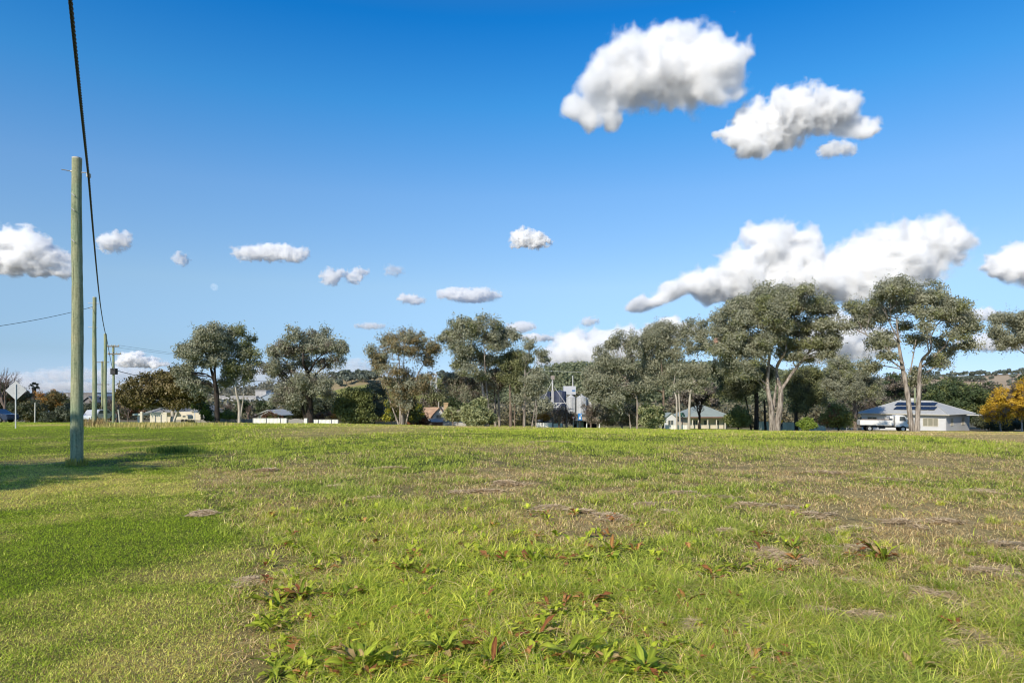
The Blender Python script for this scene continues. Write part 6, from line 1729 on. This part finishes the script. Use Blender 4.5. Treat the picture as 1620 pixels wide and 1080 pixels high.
MB().box(-.2, .36, -.28, .22, zz - .35, zz + .30).build('junction_box', M_chas, p5, bevel=.03)
k4 = 93 / F
for py_ in (573, 608):
    z = Zr(py_, 93) - p4.location.z
    MB().box(-.9, 1.0, -.16, -.1, z - .05, z + .05).build('crossarm', M_wood, p4)
# pole with a crossarm behind the twin trunk gum
pd, Hd = pole(1447.5, 118, 594, 'dark crossarm pole behind the twin trunk gum and the white house', .18, .15, seed=12)
z = Zr(596, 118) - pd.location.z
MB().box(-.7, .75, -.22, -.15, z - .07, z + .07).build('crossarm', M_wood, pd)
for (px_, top, d, lb) in ((55, 637, 77, 'short white post below the palm'), (190.5, 648, 78, 'leaning white stake right of the pole with crossarms')):
    x, y, z = at(px_, d); z = Zr(668, d)
    s = empty('marker_post', (x, y, z), 0, lb, 'post')
    H = Zr(top, d) - z
    MB().bar((0, 0, -.6), (-.25 if px_ > 100 else .05, 0, H), .07, 8).build('shaft', mat('weathered_white_post', (0.50, 0.48, 0.43), .8), s)
    MB().disc((-.25 if px_ > 100 else .05, 0, H - .02), .075, 'z', .05, 8).build('cap', M_cap, s)

def catenary(A, B, sag, n):
    A, B = np.array(A, float), np.array(B, float)
    t = np.linspace(0, 1, n)[:, None]
    P = A + (B - A) * t; P[:, 2] -= (4 * sag * t * (1 - t))[:, 0]
    return P
def line(name, label, pts, r, group=None, cat='cable', m=None):
    path = np.hstack([pts, np.full((len(pts), 1), r)])
    v, q = tube_geo(path, 6, np.random.default_rng(0))
    o = np_mesh(name, v, q, m or M_black, smooth=True)
    return tag(o, label, cat, group)
def twisted(name, label, spans):
    """four black cores laid up in a rope"""
    root = empty(name, spans[0][0], 0, label, 'cable')
    O = np.array(spans[0][0])
    P = np.vstack([catenary(a, b, s, n) for a, b, s, n in spans])
    T = np.gradient(P, axis=0); T /= np.linalg.norm(T, axis=1)[:, None]
    U = np.cross(T, [0, 0, 1.0]); U /= np.linalg.norm(U, axis=1)[:, None]; W_ = np.cross(U, T)
    s = np.concatenate([[0], np.cumsum(np.linalg.norm(np.diff(P, axis=0), axis=1))])
    for c in range(4):
        ph = s / .55 * 2 * np.pi + c * np.pi / 2
        Q = P + U * (np.cos(ph) * .017)[:, None] + W_ * (np.sin(ph) * .017)[:, None] - O
        v, q = tube_geo(np.hstack([Q, .0135 * (.35 + .65 * sstep(4, 9, P[:, 1]))[:, None]]), 6, np.random.default_rng(0))  # cores thinned overhead, out of view, to lose their shadow on the grass
        np_mesh('core', v, q, M_black, parent=root, smooth=True)
    return root
A0 = (4.3, -8.2, 7.55)
A1 = (X(140.5, 17.4), 17.4, Zr(281, 17.4))
A2 = (X(159.5, 43), 43, Zr(487, 43))
A3 = (X(168.5, 61), 61, Zr(533, 61))
A5 = (X(180, 73), 72.8, Zr(585, 73))
twisted('bundled_cable', 'thick twisted black cable running along the row of poles', [(A0, A1, .30, 420), (A1, A2, .30, 360), (A2, A3, .22, 160), (A3, A5, .1, 100)])
line('service_wire', 'single black wire running left from the second pole', catenary((X(148, 43), 43, Zr(485, 43)), (X(-220, 30), 30, Zr(535, 30)), .35, 40), .014)
line('service_wire', 'black wire dropping right from the pole with crossarms into the brown-green tree', catenary((X(181, 73), 73, Zr(585, 73)), (X(300, 89), 89, Zr(604, 89)), .3, 30), .035)
line('service_wire', 'black wire crossing the gap between the two leftmost gums and the thick trunked gum', catenary((X(330, 92), 92, Zr(599, 92)), (X(470, 94), 94, Zr(602, 94)), .2, 30), .035)
for j, (py0, py1, lb) in enumerate(((546, 556, 'faint thin wire high to the right of the crossarm pole'), (549, 552, 'second faint thin wire to the right of the crossarm pole'))):
    line('overhead_wire', lb, catenary((X(188 - 6 * j, 73), 73, Zr(py0, 73)), (X(640, 190), 190, Zr(py1 + 14, 190)), 2.0, 60), .012, m=mat('weathered_wire', (0.25, 0.27, 0.30), .6))
line('overhead_wire', 'pale wire in front of the wooded hill by the silos', catenary((X(820, 150), 150, Zr(583, 150)), (X(1010, 150), 150, Zr(588, 150)), .4, 30), .03, m=mat('pale_wire', (0.5, 0.5, 0.48), .5))
line('overhead_wire', 'dark wire passing in front of the golden tree at the right edge', catenary((X(1447, 118), 117.8, Zr(598, 118)), (X(1700, 112), 112, Zr(618, 112)), .6, 40), .03)

# ---------------------------------------------------------------- signs
def diamond_sign():
    d = 40.0; x, y, z = at(25.3, d)
    k = d / F
    s = empty('road_sign', (x, y, z), rad(8), 'blank grey back of a diamond road sign on a thin steel post', 'sign')
    H = Zr(617.5, d) - z; R = 15.6 * k
    plate = MB()
    q = [(0, 0, H - R), (R, 0, H), (0, 0, H + R), (-R, 0, H)]
    b = [(a[0], .006, a[2]) for a in q]
    plate.poly(q).poly(b[::-1])
    for i in range(4): plate.poly([q[i], b[i], b[(i + 1) % 4], q[(i + 1) % 4]])
    plate.build('plate', mat('aluminium_sign_back', (0.44, 0.45, 0.46), .55, .1, var=.04, scale=3), s)
    MB().bar((0, -.035, -.3), (0, -.035, H + R * .62), .032, 12).build('post', mat('zinc_post', (0.66, 0.66, 0.66), .55, .0, var=.06, scale=4), s)
    for t in (-.4, .4): MB().box(-.3 * R, .3 * R, -.012, -.002, H + R * t * .6 - .02, H + R * t * .6 + .02).build('bracket', M_gal, s)
diamond_sign()
def small_signs():
    d = 92; k = d / F
    x, y, _ = at(907, d); z = Zr(676.5, d)
    g = empty('give_way_sign', (x, y, z), 0, 'small red and white triangular give way sign in front of the silos', 'sign')
    zt = Zr(658.5, d) - z; r = 2.9 * k
    MB().bar((0, .03, -.4), (0, .03, zt), .05, 8).build('post', M_gal, g)
    tri = MB().prism([(-r * 1.15, zt), (r * 1.15, zt), (0, zt - r * 2.0)], -.012, .0, 'y').build('plate', mat('red_sign_face', (0.55, 0.04, 0.05), .4, var=.04), g)
    MB().prism([(-r * .72, zt - r * .24), (r * .72, zt - r * .24), (0, zt - r * 1.5)], -.018, -.0145, 'y').build('white_centre', mat('white_sign_face', (0.78, 0.78, 0.76), .4, var=.03), tri)
    x, y, _ = at(917.5, d); z = Zr(676.5, d)
    b = empty('info_sign', (x, y, z), 0, 'blue information sign with white emblem on a dark post near the silos', 'sign')
    zt = Zr(653.5, d) - z; zm = Zr(664.5, d) - z; w_ = 2.9 * k
    MB().bar((0, .05, -.4), (0, .05, zm + .1), .09, 8).build('post', M_chas, b)
    pl = MB().box(-w_, w_, -.02, .02, zm, zt).build('plate', mat('blue_sign_face', (0.02, 0.20, 0.62), .4, var=.04), b)
    wf = mat('white_sign_face', (0.78, 0.78, 0.76))
    em = MB()
    zc = zt - .30 * (zt - zm)
    for i in range(14):                                                   # ring of the emblem, open to the left
        a0, a1 = -2.2 + i * .31, -2.2 + (i + 1) * .31
        for a, b_ in ((a0, a1),):
            em.poly([(.05 + .11 * math.cos(a), -.024, zc + .11 * math.sin(a)), (.05 + .11 * math.cos(b_), -.024, zc + .11 * math.sin(b_)), (.05 + .17 * math.cos(b_), -.024, zc + .17 * math.sin(b_)), (.05 + .17 * math.cos(a), -.024, zc + .17 * math.sin(a))])
    em.box(-w_ * .55, w_ * .5, -.026, -.022, zm + .14, zm + .38).box(-w_ * .25, w_ * .2, -.026, -.022, zm + .383, zm + .5)
    em.build('emblem', wf, pl)
    d2 = 92; x, y, _ = at(1079.5, d2); z = Zr(679, d2); k = d2 / F
    s = empty('street_name_sign', (x, y, z), 0, 'dark green street name sign on a black post before the green roofed house', 'sign')
    zt = Zr(653.8, d2) - z
    MB().bar((0, .03, -.4), (0, .03, zt + .12), .06, 8).build('post', M_chas, s)
    gs = mat('dark_green_sign', (0.01, 0.10, 0.07), .4, var=.05)
    pl = MB().box(-.38, .34, -.02, .02, zt - .42, zt - .16).build('blade', gs, s)
    MB().box(-.30, .26, -.02, .02, zt - .13, zt + .08).build('blade', gs, s)
    MB().box(-.04, .12, -.026, -.022, zt - .34, zt - .26).build('marking', wf, pl)
    for i, (px_, lb) in enumerate(((948.5, 'white plastic guide post right of the shelter by the silos'), (928, 'short white guide post under the shelter roof'))):
        x, y, _ = at(px_, 90); z = Zr(677, 90)
        o = MB().prism([(-.05, -.3), (.05, -.3), (.05, .55), (.02, .62), (-.05, .56)], -.02, .02, 'y').build('guide_post', wf)
        o.location = (x, y, z); tag(o, lb, 'post')
small_signs()

# ---------------------------------------------------------------- palm
def palm():
    d = 110; x = X(54, d); z = Zr(672, d); k = d / F
    p = empty('palm_tree', (x, d, z), 0, 'lone dark fan palm with a ragged skirt, standing above the hedges at the left', 'palm')
    H = (672 - 613) * k; rng = np.random.default_rng(5)
    v, q = tube_geo(resample([[0, 0, -.5, .34], [.05, 0, H * .5, .26], [0, 0, H, .30]], 14), 9, rng, .06)
    np_mesh('trunk', v, q, bark_mat('bark_dark', *BARK['dark']), parent=p, smooth=True)
    LV, LC = [], []
    R = 7.5 * k
    for i in range(95):
        a = rng.uniform(0, 6.28); el = rng.uniform(-1.35, 1.4); 
        R_ = R * (1.0 if el > -.3 else .62) * rng.uniform(.7, 1.05)
        dr = np.array([math.cos(a) * math.cos(el), math.sin(a) * math.cos(el), math.sin(el)])
        c = np.array([0, 0, H + .1 - (.8 if el < -.5 else 0)]) + dr * R_ * .72
        for j in range(9):                                             # a fan of narrow leaflets
            f = dr + rng.normal(0, .38, 3); f /= np.linalg.norm(f); s = np.cross(f, [0, 0, 1.0]) + rng.normal(0, .1, 3); s /= np.linalg.norm(s) + 1e-6
            e = c + f * R_ * .45
            LV.append([c - s * .03, c + f * R_ * .2 + s * .06, e - np.array([0, 0, .05]), c + f * R_ * .2 - s * .06]); LC.append(np.array((.022, .034, .022)) * rng.uniform(.7, 1.8))
    LV = np.array(LV).reshape(-1, 3)
    np_mesh('crown', LV, np.arange(len(LV)).reshape(-1, 4), leaf_mat('foliage', 0.35, 0.55, 0.35), parent=p, fcol=np.array(LC))
palm()

# ---------------------------------------------------------------- parked cars at the far left
def car(px, d, label, col, rz, base):
    x = X(px, d); z = Zr(base, d)
    c = empty('parked_car', (x, d, z), rz, label, 'car')
    body = mat('car_paint_%d' % int(px + 100), col, .25, .2, var=.03, spec=.6)
    bo = MB().prism([(0, .35), (.05, .70), (.9, .85), (1.35, 1.35), (2.9, 1.40), (3.7, .95), (4.3, .86), (4.4, .45), (4.3, .3), (.1, .28)], -.85, .85, 'y').build('body', body, c, bevel=.05)
    for s in (-1, 1): MB().poly([(1.15, s * .862, .92), (3.4, s * .862, .95), (2.8, s * .862, 1.32), (1.45, s * .862, 1.28)]).build('side_window', M_glass, bo)
    for wx in (.85, 3.5):
        for s in (-1, 1):
            w_ = MB().disc((wx, s * .78 - .1, .32), .32, 'y', .2, 18).build('wheel', M_rubber, c, bevel=.03)
            MB().disc((wx, s * .78 + (-.115 if s < 0 else .102), .32), .19, 'y', .012, 12).build('rim', M_gal, w_)
    for s in (-.6, .6): MB().box(-.0, .03, s - .18, s + .18, .55, .68).build('headlight', M_headl, bo)
car(-46, 70, 'dark blue car at the left edge behind the diamond sign', (.03, .045, .09), 0, 668.5)
car(134, 80, 'pale silver car just right of the near pole', (.55, .57, .60), rad(84), 667)
def left_house():
    d = 118; k = d / F; x = X(64, d); z = Zr(670, d)
    h = empty('house', (x, d, z), 0, 'low dark house with a pale gable peeking over the left hedges', 'house')
    W_ = 24 * k
    MB().box(0, W_, 0, 6, -.5, 1.3).build('wall', mat('brown_brick_wall', (.16, .11, .08), .9, var=.2, scale=4), h)
    MB().prism([(-.3, 1.25), (W_ * .3, 2.15), (W_ * .75, 1.25), (W_ * .75, 1.33), (W_ * .3, 2.27), (-.3, 1.33)], -.3, 6.3, 'y').build('roof', M_evap, h)
    f = panel_fence('panel_fence', 'dark sheet fence in front of the far left houses', 84, 121, 655, 90, [93, 102, 111], mat('charcoal_steel', (.025, .027, .03), .6), M_chas, z_=Zr(668, 90))
    s, W_, H, k = shed('house', 'dark shed roof between the near pole and the second pole', 131, 149, 637, 140, M_brownsteel, 8, gable=1.2, mroof=mat('grey_iron', (.2, .2, .2), .6))
left_house()

# ---------------------------------------------------------------- weeds at pole feet and along the crest
def tuft(label, spots, seed, h0, h1, cols, name='dry_grass', n=260, spread=.35):
    rng = np.random.default_rng(seed); V, C = [], []
    for (x, y) in spots:
        px_ = x + rng.normal(0, spread, n); py_ = y + rng.normal(0, spread, n)
        z = ground_z(px_, py_); h = rng.uniform(h0, h1, n); a = rng.uniform(0, 6.28, n); ln = rng.uniform(.1, .5, n) * h
        w_ = rng.uniform(.004, .009, n) * max(1, y / 14)
        tx, ty = np.cos(a), np.sin(a)
        b = np.stack([px_, py_, z - .02], 1); e = np.stack([px_ + tx * ln, py_ + ty * ln, z + h], 1); s = np.stack([-ty * w_, tx * w_, 0 * w_], 1)
        V.append(np.stack([b - s, b + s, e + s * .3, e - s * .3], 1).reshape(-1, 3)); C.append(np.repeat(mix3(cols[0], cols[1], rng.uniform(0, 1, n)), 4, 0))
    V = np.concatenate(V)
    o = np_mesh(name, V, np.arange(len(V)).reshape(-1, 4), GM, vcol=np.concatenate(C))
    return tag(o, label, 'grass', kind='stuff')
sp = [(X(149.5, 43) + a, 42.8 + b) for a, b in ((-.5, 0), (0, -.2), (.5, .1), (.2, .3), (-.2, .2))]
tuft('dry weeds round the foot of the second pole', sp, 1, .15, .6, ((.20, .15, .07), (.36, .27, .13)), n=90, spread=.25)
x1, y1 = X(122, 17.4), 17.4
tuft('longer unmown grass round the foot of the near pole', [(x1 + .16 * math.cos(a), y1 + .16 * math.sin(a)) for a in np.linspace(0, 6.28, 9)[:-1]], 2, .06, .2, ((.20, .20, .03), (.42, .36, .12)), n=60, spread=.05)
rs = np.random.default_rng(8)
tuft('long dry grass standing along the crest of the paddock', [(X(p, 44), 44 + rs.normal(0, 2)) for p in rs.uniform(185, 330, 34)], 3, .06, .3, ((.26, .22, .06), (.46, .38, .16)), n=90, spread=.6)
sg = [(X(p, 21.5), 21.5 + q) for p, q in ((245, .2), (262, 0), (280, .3), (270, .5), (300, -.1))]
tuft('darker green weeds in the verge right of the near pole', sg, 4, .06, .22, ((.045, .085, .02), (.10, .15, .03)), name='weeds', n=240, spread=.22)

# ---------------------------------------------------------------- the tree off to the left whose shade falls over the verge
def shade_tree():
    rng = np.random.default_rng(31)
    o = Vector((-17.6, 6.2, gz(-17.6, 6.2)))
    t = empty('gum_tree', o, 0, 'gum standing left of the picture, known by its shade over the verge', 'tree')
    V, Q = [], []; nv = 0
    v, q = tube_geo(resample([[0, 0, -.3, .35], [.1, .1, 3, .28], [.2, 0, 6, .16]], 12), 10, rng, .04)
    np_mesh('trunk', v, q, bark_mat('bark_pale', *BARK['pale']), parent=t, smooth=True)
    LV, LC = [], []
    for i in range(44):
        c = np.array([rng.normal(0, 1.5), rng.normal(0, .7), 6.9 + rng.normal(0, .8)]) + (np.array([-.6, -2.2, 0]) if i % 3 == 0 else 0); nl = 260
        dv = rng.normal(0, 1, (nl, 3)); dv /= np.linalg.norm(dv, axis=1)[:, None]
        LV.append(leaf_quads(c + dv * rng.uniform(0, 1, (nl, 1)) ** .5 * .95, (0, 0, -1), dv, .26, rng)); LC.append(mix3((.10, .11, .06), (.2, .2, .13), rng.uniform(0, 1, nl)))
    LV = np.concatenate(LV)
    np_mesh('crown', LV, np.arange(len(LV)).reshape(-1, 4), leaf_mat('foliage', 0.35, 0.55, 0.35), parent=t, fcol=np.concatenate(LC))
shade_tree()

# ---------------------------------------------------------------- person in a yellow top behind the largest gum's trunk
def person():
    d = 92.0; x, y, _ = at(1235.6, d); z = Zr(681, d)
    p = empty('person', (x, y, z), rad(25), 'person in a yellow top and dark trousers standing behind the largest gum', 'person')
    def skin(name, J, E, m, parent):
        me = bpy.data.meshes.new(name); me.from_pydata([j[:3] for j in J], E, [])
        o = bpy.data.objects.new(name, me); COL.objects.link(o); o.parent = parent
        md = o.modifiers.new('skin', 'SKIN')
        sv = me.skin_vertices[0].data
        for i, j in enumerate(J): sv[i].radius = (j[3], j[3]); sv[i].use_root = (i == 0)
        sb = o.modifiers.new('sub', 'SUBSURF'); sb.levels = 2; sb.render_levels = 2
        me.materials.append(m)
        return o
    skinm = mat('skin_tone', (.45, .28, .20), .6, var=.05)
    J = [(0, 0, .95, .13), (0, 0, 1.15, .13), (0, 0, 1.36, .14), (0, 0, 1.48, .055), (0, -.01, 1.60, .095), (0, -.02, 1.69, .085),
         (-.19, 0, 1.40, .06), (-.27, .0, 1.14, .045), (-.25, -.12, .92, .036), (-.24, -.16, .84, .03), (.19, 0, 1.40, .06), (.27, 0, 1.14, .045), (.26, -.08, .90, .036), (.26, -.11, .82, .03),
         (-.10, 0, .88, .10), (-.13, -.02, .48, .07), (-.14, .02, .08, .05), (-.15, -.14, .03, .035), (.10, 0, .88, .10), (.14, -.04, .48, .07), (.16, .02, .08, .05), (.17, -.14, .03, .035)]
    E = [(0, 1), (1, 2), (2, 3), (3, 4), (4, 5), (2, 6), (6, 7), (7, 8), (8, 9), (2, 10), (10, 11), (11, 12), (12, 13), (0, 14), (14, 15), (15, 16), (16, 17), (0, 18), (18, 19), (19, 20), (20, 21)]
    skin('body', J, E, skinm, p)
    skin('top', [(0, 0, .98, .145), (0, 0, 1.15, .15), (0, 0, 1.36, .16), (0, 0, 1.43, .10), (-.19, 0, 1.39, .08), (-.26, 0, 1.20, .065), (.19, 0, 1.39, .08), (.26, 0, 1.20, .065)],
         [(0, 1), (1, 2), (2, 3), (2, 4), (4, 5), (2, 6), (6, 7)], mat('yellow_shirt', (.85, .50, .01), .7, var=.05), p)
    skin('trousers', [(0, 0, .95, .14), (-.10, 0, .86, .115), (-.13, -.02, .48, .085), (-.14, .02, .10, .068), (.10, 0, .86, .115), (.14, -.04, .48, .085), (.16, .02, .10, .068)],
         [(0, 1), (1, 2), (2, 3), (0, 4), (4, 5), (5, 6)], mat('dark_trousers', (.02, .022, .03), .8), p)
    skin('hair', [(0, .02, 1.66, .09), (0, .015, 1.72, .085)], [(0, 1)], mat('grey_hair', (.25, .26, .28), .7), p)
person()
